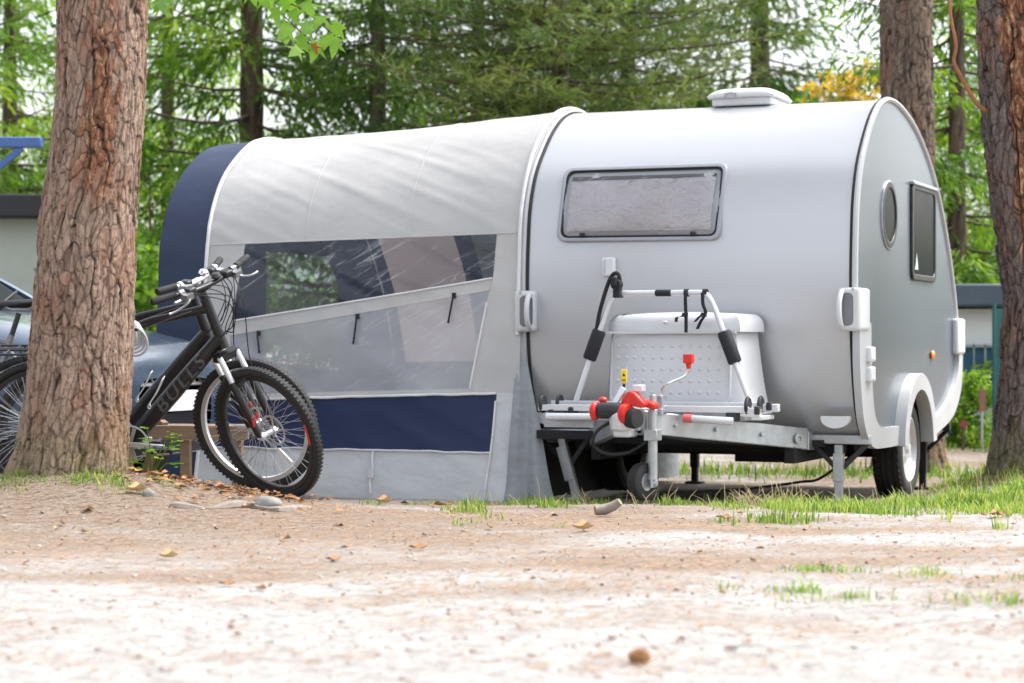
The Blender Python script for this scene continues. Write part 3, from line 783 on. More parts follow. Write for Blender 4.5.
def glid(u, v):
    x0, x1 = -.345, .46
    a = v * PI / 2
    z = 1.045 + .105 * math.sin(a) ** .7; ins = .07 * (1 - math.cos(a))
    w_ = u * 3
    if w_ < 1: return V((x0 + ins, -.04 - .49 * w_ + ins * w_ , z))
    if w_ < 2: x = x0 + ins + (x1 - x0 - 2 * ins) * (w_ - 1); return V((x, -.535 + .08 * abs((x - .12) / .47) ** 4 + ins, z))
    return V((x1 - ins, -.53 + ins + (.49 - ins) * (w_ - 2), z))
lid.grid(glid, 60, 10); m_ = len(lid.v)
lid.grid(lambda u, v: V((-.275 + .665 * u, -.465 + .43 * v, 1.15 + .012 * math.sin(PI * u) * math.sin(PI * v))), 10, 6)
lid.box((.055, -.545, 1.042), (.77, .02, .014))
lo_ = lid.build('lid', 'lightgrey', go, ang=50, fix=False)
k = MB(); k.lathe([(.013, 0), (.013, .012), (.006, .014), (0, .014)], (.02, -.525, 1.10), (0, -1, 0), 12); k.build('lock', 'chrome', go)
k = MB(); k.box((.07, -.30, .56), (.86, .5, .035)); k.build('tray', 'galv', go, bevel=.008)
# drawbar, coupling, stabiliser
k = MB()
for sx in (1, -1):
    k.beam((sx * .06, -1.08, .55), (sx * .66, .12, .42), .05, .125); k.beam((sx * .66, .12, .41), (sx * .62, 1.2, .36), .05, .11)
k.beam((.38, -.45, .50), (-.38, -.45, .50), .05, .10); k.box((0, -1.0, .565), (.16, .30, .12))
db = k.build('drawbar', 'galv', CR, bevel=.006)
k = MB()
for t in (.18, .42, .70):
    p = V((.06, -1.08, .55)).lerp(V((.66, .12, .42)), t) ; k.lathe([(.014, 0), (.014, .012), (0, .013)], p + V((.027, -.013, 0)), (.9, -.45, 0), 6)
k.lathe([(.03, 0), (.03, .01), (.017, .011), (.017, .002)], V((.62, .03, .425)) + V((.026, -.013, 0)), (.9, -.45, 0), 16)
k.build('bolt', 'galv', db)
k = MB(); k.box((0, -1.10, .60), (.13, .28, .07)); k.lathe([(.055, -.075), (.062, -.05), (.066, 0), (.062, .04), (.045, .06), (0, .065)], (0, -1.23, .58), (0, 0, 1), 20); k.box((.0, -1.16, .52), (.10, .14, .10))
co = k.build('coupling', 'alu', CR, bevel=.012)
k = MB()
k.lathe([(0, -.075), (.036, -.072), (.045, -.05), (.045, .05), (.036, .072), (0, .075)], (-.055, -1.25, .615), (1, 0, 0), 20); st = k.build('stabiliser', 'blackpl', CR)
k = MB()
k.lathe([(0, -.022), (.03, -.02), (.048, -.01), (.052, .008), (.046, .02), (.0, .022)], (-.145, -1.25, .612), (1, 0, 0), 20)
k.lathe([(.048, -.02), (.056, -.01), (.056, .015), (.05, .024), (.0, .024)], (.04, -1.27, .60), (1, -.3, 0), 22)
k.build('friction_cap', 'red', st)
k = MB(); k.prism([(-.055, .0), (.07, -.02), (.085, .005), (.03, .062), (-.01, .075), (-.045, .04)], lambda a, c, d: V((.06 + a, -1.22 + d, .65 + c)), -.04, .04)
k.box((.135, -1.14, .648), (.085, .10, .035), M.Rotation(.3, 3, 'Y')); k.lathe([(.022, 0), (.024, .02), (.02, .032), (0, .034)], (-.115, -1.2, .655), (0, 0, 1), 14)
k.build('release_handle', 'red', st, bevel=.012, seg=3)
k = MB(); k.beam((-.045, -1.22, .64), (.005, -1.20, .74), .035, .02, (0, 1, 0)); k.box((.085, -1.18, .735), (.06, .06, .04)); k.build('coupling_lever', 'alu', st, bevel=.006)
k = MB(); k.lathe([(0, -.04), (.05, -.035), (.056, 0), (.05, .03), (0, .035)], (.085, -1.27, .575), (1, -.4, 0), 22); k.build('damper_disc', 'rubber', st)
k = MB(); k.tube([(0, -1.18, .66), (-.005, -1.18, .70), (-.0, -1.18, .76)], .008, 6); pl = k.build('gauge_post', 'blackpl', CR)
k = MB(); k.box((.002, -1.187, .80), (.034, .006, .075)); lab = k.build('warning_label', 'yellow', pl, bevel=.004)
k = MB()
k.prism([(-.010, -.006), (.010, -.006), (0, .012)], lambda a, c, d: V((.002 + a, -1.1905 + d, .807 + c)), 0, .001)
for zz in (.782, .776): k.box((.002, -1.1905, zz), (.022, .0012, .003))
k.build('label_print', 'blackpl', pl)
# hand brake with red button
k = MB(); hb = [(.15, -.98, .62), (.15, -1.0, .70), (.19, -1.02, .755), (.29, -1.02, .80), (.315, -1.02, .845)]
k.tube(crom(hb, 4), .0075, 8); k.box((.15, -.98, .64), (.035, .06, .10)); hbo = k.build('hand_brake', 'chrome', CR)
k = MB(); k.box((.315, -1.02, .895), (.052, .045, .05)); k.lathe([(.017, 0), (.012, -.03)], (.315, -1.02, .87), (0, 0, 1), 10); k.build('knob', 'red', hbo, bevel=.01, seg=3)
# jockey wheel
jx, jy = .085, -1.08
gz = .135
k = MB(); k.tube([(jx + .045, jy, gz + .10), (jx + .045, jy, .62)], .026, 14); k.tube([(jx + .045, jy, .60), (jx + .045, jy, .70)], .018, 12); k.box((jx + .045, jy, .48), (.075, .09, .06))
jw = k.build('jockey_wheel', 'galv', CR, bevel=.004)
k = MB(); k.lathe([(.05, -.035), (.085, -.037), (.100, -.028), (.104, -.01), (.104, .01), (.100, .028), (.085, .037), (.05, .035)], (jx - .012, jy, gz + .09), (.93, -.36, 0), 30, closed=True); k.build('tyre', 'rubber', jw)
k = MB(); k.lathe([(.0, -.03), (.05, -.03), (.052, 0), (.05, .03), (0, .03)], (jx - .012, jy, gz + .09), (.93, -.36, 0), 20); k.beam((jx + .045, jy, gz + .13), (jx + .05, jy - .0, gz + .06), .012, .06, (0, 1, 0)); k.lathe([(.02, 0), (.02, .02), (0, .022)], (jx + .05, jy, gz + .085), (1, 0, 0), 12); k.build('rim', 'galv', jw)
# corner steadies
def steady(x, y, mat, zt=.385, lean=0., gzv=None):
    wp = CR.matrix_basis @ V((x, y, 0)); g = zg(wp.x, wp.y) + .02
    k = MB()
    k.beam((x, y, zt), (x + lean, y, g + .015), .045, .045); k.beam((x, y - .002, zt - .05), (x + lean * .6, y - .002, g + .12), .058, .058)
    o = k.build('corner_steady', mat, CR, bevel=.004)
    k = MB(); k.box((x + lean, y, g + .01), (.12, .10, .016)); k.build('foot_plate', mat, o, bevel=.003)
    k = MB()
    for d in (-.17, .17): k.beam((x + d, y + .02, zt + .01), (x + lean * .5, y + .02, zt - .16), .028, .012, (0, 1, 0))
    k.build('brace', 'dark' if mat == 'dark' else 'blackpl', o)
    k = MB(); k.box((x, y, zt + .03), (.38, .06, .055)); k.build('mount_bracket', mat, o, bevel=.006)
steady(.83, .25, 'galv'); steady(-.86, .10, 'galv', .40, .10); steady(-.84, 2.7, 'dark'); steady(.83, 2.6, 'dark')
k = MB()
k.tube(crom([(-.05, -1.22, .56), (-.13, -1.26, .50), (-.16, -1.22, .42), (-.10, -1.15, .375), (.0, -1.1, .385), (.06, -1.0, .44)], 6), .009, 6)
k.tube(crom([(.05, -1.1, .50), (.2, -.8, .45), (.35, -.45, .42), (.45, 0, .38)], 5), .010, 6)
k.build('brake_cable', 'rubber', CR)
k = MB()
k.box((-.70, -.06, .43), (.5, .06, .05)); k.build('step_bracket', 'dark', CR)

# ------------------------------------------------------------------ bicycle carrier (fixed to the drawbar)
k = MB()
for y0 in (-.80, -.60):
    z0 = .615 if y0 < -.7 else .632
    k.box((-.02, y0, z0 - .014), (1.24, .075, .006)); k.box((-.02, y0 - .036, z0), (1.24, .006, .034)); k.box((-.02, y0 + .036, z0), (1.24, .006, .034))
bc = k.build('bike_carrier', 'alu', CR, bevel=.002)
k = MB(); zt = 1.265
hoop = crom([(-.50, -.62, .625), (-.44, -.615, .80), (-.345, -.60, 1.08), (-.30, -.595, 1.215), (-.255, -.593, 1.26), (-.16, -.592, zt), (.05, -.592, zt), (.20, -.592, zt), (.275, -.593, 1.255), (.325, -.595, 1.19), (.40, -.60, 1.00), (.50, -.612, .76), (.555, -.62, .62)], 7)
k.tube(hoop, .0165, 12); k.build('hoop', 'alu', bc)
def pad(a, c, r, name='foam_pad', mat='strap'):
    k = MB(); k.tube([V(a), V(a).lerp(V(c), .06), V(a).lerp(V(c), .94), V(c)], [r * .85, r, r, r * .85], 14); k.build(name, mat, bc)
pad((-.415, -.612, .885), (-.355, -.602, 1.055), .040); pad((.385, -.60, 1.045), (.455, -.606, .87), .040)
pad((-.02, -.592, zt), (.075, -.592, zt), .0195, 'rubber_sleeve', 'strap')
k = MB()
def ribbon(pts, wd):
    pts = crom(pts, 5); n0 = len(pts)
    vs = []
    for p in pts: vs += [p + V((-wd, 0, 0)), p + V((wd, 0, 0))]
    return vs, [(2 * i, 2 * i + 1, 2 * i + 3, 2 * i + 2) for i in range(n0 - 1)]
for x, q in ((.165, 0), (.275, 1)):
    if not q: pts = [(x, -.612, zt + .012), (x, -.615, 1.22), (x + .004, -.615, 1.12), (x + .003, -.612, 1.04)]
    else: pts = [(x - .01, -.612, zt - .0), (x - .006, -.616, 1.2), (x + .01, -.62, 1.15), (x - .02, -.616, 1.10), (x - .04, -.612, 1.06)]
    k.add(*ribbon(pts, .010)); k.tube([(x - .012, -.59, zt), (x + .012, -.59, zt)], .021, 12)
    k.add(*ribbon([(x, -.625, 1.145), (x - .02, -.63, 1.13), (x - .045, -.63, 1.125 - .02 * q), (x - .05, -.63, 1.10)], .009))
    k.box((x, -.622, 1.14), (.03, .014, .022))
k.build('tie_strap', 'strap', bc, solid=.003)
k = MB(); k.tube(crom([(-.375, -.60, 1.05), (-.345, -.625, 1.16), (-.30, -.63, 1.30), (-.265, -.63, 1.37), (-.232, -.63, 1.375), (-.222, -.63, 1.33), (-.24, -.63, 1.30)], 6), .0125, 10)
k.lathe([(0, -.03), (.03, -.028), (.034, 0), (.03, .028), (0, .03)], (-.24, -.63, 1.315), (0, 1, 0), 14); k.box((-.238, -.62, 1.27), (.04, .05, .06)); k.box((-.245, -.66, 1.33), (.03, .04, .05)); k.box((-.245, -.595, 1.262), (.05, .045, .045))
k.build('clamp_arm', 'strap', bc, bevel=.006)
k = MB()
for x, yy in ((-.625, -.80), (-.60, -.60), (.585, -.80), (.60, -.60)):
    k.lathe([(0, -.012), (.05, -.010), (.055, 0), (.05, .010), (0, .012)], (x, yy, .635), (1, 0, 0), 18)
k.box((.645, -.80, .612), (.03, .085, .045)); k.box((.655, -.60, .63), (.03, .085, .045)); k.box((-.44, -.80, .59), (.03, .1, .06)); k.box((.50, -.80, .575), (.06, .09, .05)); k.box((-.56, -.7, .585), (.03, .3, .04))
k.build('wheel_holder', 'blackpl', bc, bevel=.006)
k = MB(); k.tube([(-.58, -.86, .565), (-.20, -.86, .565)], .022, 10); k.tube([(.24, -.86, .565), (.52, -.86, .553)], .022, 10); k.box((.61, -.80, .60), (.10, .06, .05)); k.box((.66, -.6, .62), (.09, .05, .045)); k.box((.64, -.70, .57), (.06, .25, .025))
k.build('support_tube', 'alu', bc, bevel=.004)
MB().tube([(.235, -.862, .5655), (.285, -.862, .564)], .0235, 10).build('red_sleeve', pm('faded_red', (.62, .12, .12), .5), bc)
k = MB(); k.beam((-.45, -.70, .59), (.5, -.70, .575), .05, .035); k.beam((0, -.9, .60), (0, -.4, .60), .06, .04); k.box((-.48, -.75, .52), (.30, .04, .035)); k.build('carrier_frame', 'galv', bc)
# ------------------------------------------------------------------ tunnel awning
aw_loc = CR.matrix_basis @ V((-1.08, 0, .02))
aw = empty('tunnel_awning', aw_loc, YAW, 'grey and navy tunnel awning with clear window, joined to the caravan', 'awning')
ap = crom([(-.13, -.02), (-.085, .3), (-.05, .7), (-.025, 1.1), (0, 1.45), (.02, 1.7), (.09, 1.93), (.22, 2.13), (.42, 2.31), (.65, 2.43), (.95, 2.475), (1.3, 2.43), (1.75, 2.28), (2.15, 2.02), (2.5, 1.62), (2.72, 1.2), (2.86, .7), (2.92, -.02)], 10)
ap = [(p.x, p.y) for p in ap]
cum = [0.]
for i in range(1, len(ap)): cum.append(cum[-1] + math.dist(ap[i], ap[i - 1]))
WT = cum[-1]
ipk = max(range(len(ap)), key=lambda i: ap[i][1])
def at_w(w):
    w = min(WT - 1e-6, max(0, w))
    lo, hi = 0, len(cum) - 1
    while hi - lo > 1:
        m_ = (lo + hi) // 2
        if cum[m_] <= w: lo = m_
        else: hi = m_
    q = (w - cum[lo]) / (cum[hi] - cum[lo])
    return ap[lo][0] + (ap[hi][0] - ap[lo][0]) * q, ap[lo][1] + (ap[hi][1] - ap[lo][1]) * q
def w_of_z(z, rear=False):
    rngi = range(ipk) if not rear else range(len(ap) - 2, ipk - 1, -1)
    for i in rngi:
        a, c = ap[i][1], ap[i + 1][1]
        if min(a, c) <= z <= max(a, c):
            return cum[i] + (cum[i + 1] - cum[i]) * ((z - a) / (c - a) if c != a else 0)
    return 0
def asurf(s, w, off=0.):
    t, z = at_w(w); t1, z1 = at_w(w + .02); nx_, nz_ = -(z1 - z), (t1 - t); l = math.hypot(nx_, nz_) or 1
    nx_ /= l; nz_ /= l
    kz = 1 - .055 * s / 2.6
    f1 = noise.noise(V((s * .55 + w * .30, (w - s * .42) * 3.0, 1.))) * .006
    f2 = noise.noise(V((s * 1.1 - w * .4, (w * 1.0 - s * .50) * 12., 4.)))
    f2 = .012 * max(0, f2) ** 1.2 - .0025
    edge = min(1, s / .25 + .15)
    sag = -.018 * math.sin(PI * min(1, max(0, s / 2.2))) * sstep(1.4, 2.4, w)
    flare = .05 * (1 - sstep(0, .5, w)) * (.5 + .5 * noise.noise(V((s * 2.2, 0, 3.))))
    d = (f1 + f2 + flare) * edge + sag + off
    return V((-s, t + nx_ * d, z * kz + nz_ * d))
def ps(px, py):
    a = (px - 512) / F; s = (.062 - 13.443 * a) / (.924 + .3827 * a); Y = 13.443 + .3827 * s - .02
    return s, (EYE - (py - HY) / F * Y - .02) / (1 - .055 * s / 2.6)
def lin(p, q):
    (s0, z0), (s1, z1) = ps(*p), ps(*q)
    return lambda s: z0 + (z1 - z0) * (s - s0) / (s1 - s0)
lev = {'0': lambda s: -.02, 'A': lin((245, 444), (497, 449)), 'B': lin((250, 396), (500, 390)), 'C': lin((240, 391), (472, 385)), 'D': lin((235, 332), (490, 287)), 'E': lin((235, 318), (493, 275)), 'F': lin((244, 240), (496, 230))}
Lc = {'0': 1.79, 'A': 1.79, 'B': 1.79, 'C': ps(237, 391)[0], 'D': ps(232, 332)[0], 'E': ps(233, 318)[0], 'F': ps(244, 240)[0]}
Rc = {'0': ps(494, 490)[0], 'A': ps(497, 449)[0], 'B': ps(500, 390)[0], 'C': ps(473, 385)[0], 'D': ps(490, 287)[0], 'E': ps(493, 275)[0], 'F': ps(496, 230)[0]}
SE, EN = 2.215, 2.58
order = ['0', 'A', 'B', 'C', 'D', 'E', 'F']
def cell(c0, c1, l0, l1, off=0.):
    """patch between two column rules and two level lines"""
    def fn(u, v):
        sa = c0(l0) + (c0(l1) - c0(l0)) * v; sb = c1(l0) + (c1(l1) - c1(l0)) * v
        s = sa + (sb - sa) * u
        wa = w_of_z(max(0, lev[l0](s)) if l0 != '0' else 0) if l0 != '0' else 0
        wb = w_of_z(lev[l1](s)); return asurf(s, wa + (wb - wa) * v, off)
    return fn
c_car = lambda l: 0.; c_R = lambda l: Rc[l]; c_L = lambda l: Lc[l]; c_S = lambda l: SE
cv = MB()
for i in range(2, 6):
    cv.grid(cell(c_car, c_R, order[i], order[i + 1]), 8, 14); cv.grid(cell(c_L, c_S, order[i], order[i + 1]), 8, 14)
cv.grid(cell(c_R, c_L, 'B', 'C'), 80, 3); cv.grid(cell(c_R, c_L, 'D', 'E', .004), 80, 4)
def roof(u, v, s0=0., s1=SE, wend=None):
    s = s0 + (s1 - s0) * u; wa = w_of_z(lev['F'](s)); wb = w_of_z(1.98, True)
    return asurf(s, wa + (wb - wa) * v)
us = sorted({0.} | {Rc['F'] / SE * q / 8 for q in range(9)} | {(Rc['F'] + (Lc['F'] - Rc['F']) * q / 80) / SE for q in range(81)} | {(Lc['F'] + (SE - Lc['F']) * q / 8) / SE for q in range(9)})
nU = len(us) - 1
cv.grid(lambda u, v: roof(us[int(round(u * nU))], v), nU, 150)
# rear wall pieces in grey
def rearp(s0, s1, z0=.86, z1=1.98):
    return lambda u, v: asurf(s0 + (s1 - s0) * u, w_of_z(max(.0, z0 + (z1 - z0) * v), True) if z0 + (z1 - z0) * v > 0 else WT)
cv.grid(rearp(0., .8), 8, 16)
cv.build('canvas', 'canvas', aw, ang=80, fix=True)
nv = MB()
nv.grid(lambda u, v: asurf(SE + (EN - SE) * u, WT * v), 6, 130)
nv.grid(rearp(2.12, SE), 5, 12); nv.grid(rearp(1.36, 1.5), 2, 12); nv.grid(rearp(0, SE, .0, .86), 20, 8)
# end wall with a window
def top_t(t):
    best = 0
    for i in range(len(ap) - 1):
        a, c = ap[i][0], ap[i + 1][0]
        if min(a, c) <= t <= max(a, c) and a != c: best = max(best, ap[i][1] + (ap[i + 1][1] - ap[i][1]) * (t - a) / (c - a))
    return best * .945
def endp(t0, t1, z0, z1):
    return lambda u, v: V((-EN + .02 * noise.noise(V((u * 3, v * 4, 0))), t0 + (t1 - t0) * u, (lambda a, b_: a + (b_ - a) * v)(z0, z1 if z1 is not None else top_t(t0 + (t1 - t0) * u))))
nv.grid(endp(-.05, 1.45, 0, None), 14, 10); nv.grid(endp(1.45, 2.6, 0, .75), 6, 4); nv.grid(endp(1.45, 2.6, 1.62, None), 8, 4); nv.grid(endp(2.6, 2.85, 0, None), 4, 6)
nv.build('end_panel', 'navy_end', aw, ang=80, fix=True)
MB().grid(endp(1.45, 2.6, .75, 1.62), 6, 5).build('end_window', 'film2', aw, fix=False)
k = MB(); k.grid(rearp(.8, 1.36), 8, 14); k.build('inner_panel', 'skirt_mid', aw, fix=False)
k = MB(); k.grid(rearp(1.5, 2.12), 12, 14); k.build('curtain', 'mauve', aw, fix=False)
k = MB(); k.grid(cell(c_R, c_L, 'A', 'B'), 40, 10); k.grid(cell(lambda l: Lc[l], c_S, 'A', 'B'), 8, 10); k.build('navy_band', 'navy', aw, ang=80)
k = MB(); k.grid(cell(lambda l: .02, lambda l: SE, '0', 'A'), 70, 12); k.grid(cell(c_car, c_R, 'A', 'B'), 8, 10); k.build('skirt', 'skirt', aw, ang=80)
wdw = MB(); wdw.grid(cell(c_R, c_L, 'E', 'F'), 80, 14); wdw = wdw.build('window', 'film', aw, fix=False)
mw = MB(); mw.grid(cell(c_R, c_L, 'C', 'D'), 80, 14); mw = mw.build('mesh_panel', 'meshfilm', aw, fix=False)
# white piping
def line(l, s0, s1, off=.008, n=50, jit=0.):
    return [asurf(s0 + (s1 - s0) * q / n, w_of_z(lev[l](s0 + (s1 - s0) * q / n) + jit * noise.noise(V((q * .23, 0, 8.)))), off) for q in range(n + 1)]
k = MB()
k.tube(line('B', Rc['B'], SE, jit=.012), .008, 6); k.tube(line('A', Rc['A'], SE, jit=.02), .006, 6); k.tube(line('E', Rc['E'], Lc['E'], .012), .006, 6)
def vline(c, ls, r, off=.01):
    pts = []
    for l0, l1 in zip(ls, ls[1:]):
        for q in range(8):
            v = q / 8; s = c(l0) + (c(l1) - c(l0)) * v
            wa = w_of_z(lev[l0](s)) if l0 != '0' else 0.; wb = w_of_z(lev[l1](s)); pts.append(asurf(s, wa + (wb - wa) * v, off))
    k.tube(pts, r, 6)
vline(c_R, ['0', 'A', 'B'], .007); vline(c_R, ['C', 'D'], .007, .006)
k.tube([asurf(SE, WT * q / 140, .01) for q in range(121)], .013, 6)
k.tube([asurf(.015, WT * q / 140 , .012) for q in range(22, 121)], .012, 6)
k.build('piping', 'piping', aw)
k = MB(); k.tube(line('F', 0.02, SE, .003, 80), .004, 5)
for s_ in (.78, 1.5): k.tube([asurf(s_, w_of_z(lev['F'](s_)) + q * .03, .001) for q in range(70)], .003, 5)
k.build('seam', 'canvas', aw)
k = MB()
for (a, c) in (((456, 291), (451, 319)), ((360, 312), (357, 340)), ((262, 329), (263, 349))):
    s0, z0 = ps(*a); s1, z1 = ps(*c)
    k.tube([asurf(s0, w_of_z(z0), .02), asurf(s0 + .004, w_of_z(z0 - .03), .025), asurf(s1, w_of_z(z1), .02)], .007, 6); k.box(tuple(asurf(s0, w_of_z(z0 - .01), .02)), (.022, .015, .035)); k.ball(tuple(asurf(s1, w_of_z(z1), .02)), .009, 8, 5)
k.build('toggle_cord', 'strap', aw)
k = MB(); s0, z0 = ps(381, 447)
k.tube([asurf(s0 + .006 * math.sin(q), w_of_z(max(.005, z0 * (1 - q / 12))), .02) for q in range(12)], .006, 6); k.box(tuple(asurf(s0, w_of_z(z0 * .5), .03)), (.03, .015, .05)); k.build('tie_cord', 'piping', aw)
k = MB()
def flap(u, v):
    z = .92 * (1 - v); wd = .04 + .27 * v
    return V((-.02 + (u - .14) * wd, -.03 - .12 * v + .022 * math.sin(u * 11 + 1 + 2 * v) * v + .05 * u + .02 * noise.noise(V((u * 2, v * 3, 1.))), z - .01))
k.grid(flap, 16, 24); k.build('draught_flap', 'skirt_mid', aw, fix=False)
MT['skirt_shaded'] = fabric('draught_skirt_shaded', (.015, .015, .018), .8, .4)  # grey vinyl coloured near-black to paint in the shade under the caravan
k = MB(); k.grid(lambda u, v: V((.02 + .05 * noise.noise(V((u * 6, v, 0))) * (1 - v), .12 + 1.95 * u, .42 * v - .01)), 30, 6); k.build('draught_skirt', 'skirt_shaded', aw, fix=False)
k = MB(); k.grid(lambda u, v: V((.03 + .1 * (1 - v) * math.sin(u * 9) * .3, 2.05 + .9 * u, .42 * v - .01)), 20, 6); k.build('wheel_cover', 'skirt_mid', aw, fix=False)

# ------------------------------------------------------------------ bicycles
def torus(mb, c, ax, R_, r, n=64, m=8, knob=0., flat=1.):
    prof_ = [(R_ + r * math.cos(2 * PI * q / m), r * flat * math.sin(2 * PI * q / m)) for q in range(m)]
    mb.lathe(prof_, c, ax, n, closed=True)
def bicycle(loc, rz, steer, lean, label, frame_mat='bikeblack', bar_mat='bikeblack', letter=True, rim2='rimblack', extras=True, spoke_seed=0, roll=0.):
    root = empty('bicycle', loc, 0, label, 'bicycle', 'bicycles leaning by the pine', rot=(lean, 0, rz))
    WR = .345
    bb = V((-.69, 0, .285)); st = V((-.845, 0, .80)); htb = V((-.227, 0, .755)); htt = V((-.31, 0, .99)); ra = V((-1.12, 0, WR)); fa = V((0, 0, WR))
    sax = (htt - htb).normalized()
    Mst = M.Translation(htb) @ M.Rotation(steer, 4, sax) @ M.Translation(-htb)
    fr = MB()
    fr.tube([htb - sax * .005, htt + sax * .005], [.027, .024], 16)
    fr.tube([htt - sax * .045, htt.lerp(st, .5) - V((0, 0, .012)), st - V((.0, 0, .02))], [.023, .021, .017], 14, sx=1.0)
    fr.tube([htb + sax * .05, (htb + sax * .05).lerp(bb, .5), bb], [.034, .041, .038], 16)
    fr.tube([bb, st + (st - bb).normalized() * .03], .018, 14)
    fr.lathe([(.024, -.036), (.024, .036)], bb, (0, 1, 0), 18)
    for y in (-1, 1):
        fr.tube([bb + V((-.02, .03 * y, 0)), bb.lerp(ra, .5) + V((0, .045 * y, .012)), ra + V((0, .065 * y, 0))], .0105, 8)
        fr.tube([st + V((-.0, .018 * y, -.05)), st.lerp(ra, .5) + V((.0, .045 * y, .0)), ra + V((0, .065 * y, .01))], .0085, 8)
    fo_ = fr.build('frame', frame_mat, root)
    if letter:
        cu = bpy.data.curves.new('lettering', 'FONT'); cu.body = 'BULLS'; cu.size = .105; cu.space_character = 1.25; cu.offset = .0012; cu.extrude = .0008; cu.align_x = 'CENTER'; cu.align_y = 'CENTER'; cu.shear = .25
        tmp = bpy.data.objects.new('lettering', cu); COL.objects.link(tmp); bpy.context.view_layer.update()
        mt_ = bpy.data.meshes.new_from_object(tmp.evaluated_get(bpy.context.evaluated_depsgraph_get())); bpy.data.objects.remove(tmp)
        bm_ = bmesh.new(); bm_.from_mesh(mt_); bmesh.ops.subdivide_edges(bm_, edges=bm_.edges, cuts=5, use_grid_fill=True); bm_.to_mesh(mt_); bm_.free()
        d = ((htb + sax * .05) - bb).normalized(); up = V((0, -1, 0)).cross(d)
        mid = bb.lerp(htb + sax * .05, .56)
        fr3 = M(((d.x, up.x, 0, mid.x), (d.y, up.y, -1, mid.y - .0325), (d.z, up.z, 0, mid.z), (0, 0, 0, 1)))
        # lay the letters round the tube
        co_ = []
        for v_ in mt_.vertices:
            x, y, z = v_.co; y *= .85; a = y / .041
            co_.append(mid + d * x + up * (math.sin(a) * .0422) + V((0, -1, 0)) * (math.cos(a) * (.0422 + z)))
        for v_, c_ in zip(mt_.vertices, co_): v_.co = c_
        mt_.materials.clear(); mt_.materials.append(MT['letter'])
        lo_ = bpy.data.objects.new('lettering', mt_); COL.objects.link(lo_); lo_.parent = fo_
    k = MB(); a0 = htt.lerp(st, .12); a1 = htt.lerp(st, .5)
    k.tube([a0 + V((0, -.024, -.03)), a1 + V((0, -.021, -.03))], .0028, 5); k.build('frame_stripe', 'letter', fo_)
    # steering group, built straight then turned
    def turn(mb): return mb.move(Mst)
    k = MB(); cr_ = htb - sax * .03
    k.beam(cr_ + V((.0, -.068, -.01)), cr_ + V((0, .068, -.01)), .05, .035); 
    for y in (-1, 1):
        top = cr_ + V((.012, .058 * y, -.0)); low_ = fa + V((-.012, .058 * y, .03))
        k.tube([top.lerp(low_, .34), top.lerp(low_, .40), low_, fa + V((0, .056 * y, 0))], [.019, .021, .018, .013], 12)
    k.tube([top.lerp(low_, .45) + V((.0, -.115, .0)) , top.lerp(low_, .38) + V((.035, -.058, .03)), top.lerp(low_, .45) + V((0, 0, 0))], .011, 8)
    fk = turn(k).build('fork', frame_mat, root)
    k = MB()
    for y in (-1, 1):
        top = cr_ + V((.012, .058 * y, 0)); low_ = fa + V((-.012, .058 * y, .03)); k.tube([top, top.lerp(low_, .37)], .0145, 10)
    turn(k).build('fork_stanchion', 'alu', fk)
    k = MB(); k.ball(fa + V((.018, -.075, .13)), (.012, .006, .018), 10, 6); k.box(fa + V((-.012, -.0755, .09)), (.012, .005, .05)); turn(k).build('reflector', 'red', fk)
    k = MB(); stc = htt + sax * .055
    bc_ = stc + V((.055, 0, .03))
    k.tube([htt, htt + sax * .075], .018, 12); k.tube([stc, bc_], .018, 10)
    k.build('stem', bar_mat, root) if False else turn(k).build('stem', bar_mat, root)
    k = MB(); pts = [bc_ + V((-.045, .31 * -1, .022)), bc_ + V((-.012, -.2, .02)), bc_ + V((0, -.08, .004)), bc_ + V((0, .08, .004)), bc_ + V((-.012, .2, .02)), bc_ + V((-.045, .31, .022))]
    cp = crom(pts, 5); k.tube(cp, .0125, 10); hb_ = turn(k).build('handlebar', bar_mat, root)
    for y in (-1, 1):
        k = MB(); g0 = bc_ + V((-.026, .215 * y, .021)) if False else bc_ + V((-.016, .205 * y, .0205)); g1 = bc_ + V((-.05, .325 * y, .0225))
        k.tube([g0, g0.lerp(g1, .06), g0.lerp(g1, .5), g0.lerp(g1, .93), g1], [.0185, .0165, .0178, .0185, .016], 12); turn(k).build('grip', 'rubber', hb_)
        k = MB(); k.lathe([(.018, -.014), (.018, .014)], bc_ + V((-.011, .175 * y, .019)), (-.1, 1, 0), 12); k.box(bc_ + V((.02, .165 * y, .006)), (.05, .045, .028))
        k.tube(crom([bc_ + V((.03, .15 * y, .004)), bc_ + V((.05, .19 * y, -.012)), bc_ + V((.04, .25 * y, -.03)), bc_ + V((.03, .30 * y, -.034))], 4), [.006] * 12 + [.008], 8)
        turn(k).build('brake_lever', 'bikegrey' if letter else 'galv', hb_)
        k = MB(); k.box(bc_ + V((.0, .125 * y, .016)), (.05, .05, .035)); k.box(bc_ + V((-.03, .125 * y, .002)), (.03, .035, .02)); turn(k).build('shifter', 'blackpl', hb_, bevel=.008)
    k = MB(); k.lathe([(.024, 0), (.026, .008), (.018, .022), (0, .027)], bc_ + V((.0, .055, .02)), (0, 0, 1), 16); turn(k).build('bell', 'chrome' if bar_mat == 'alu' else 'blackpl', hb_)
    # cables
    k = MB()
    for y, dz in ((-1, .0), (1, .02), (-1, .03), (1, -.02)):
        p0 = Mst @ (bc_ + V((.03, .14 * y, .01))); p1 = Mst @ (bc_ + V((.15 + dz, .03 * y, -.05 + dz))); p2 = Mst @ (bc_ + V((.11, -.02 * y, -.19 - dz))); p3 = htb.lerp(htt, .3) + V((.03, -.03 * y, 0)); p4 = htb + V((-.05, -.035 * y, .02))
        k.tube(crom([p0, p1, p2, p3, p4], 6), .0028, 5)
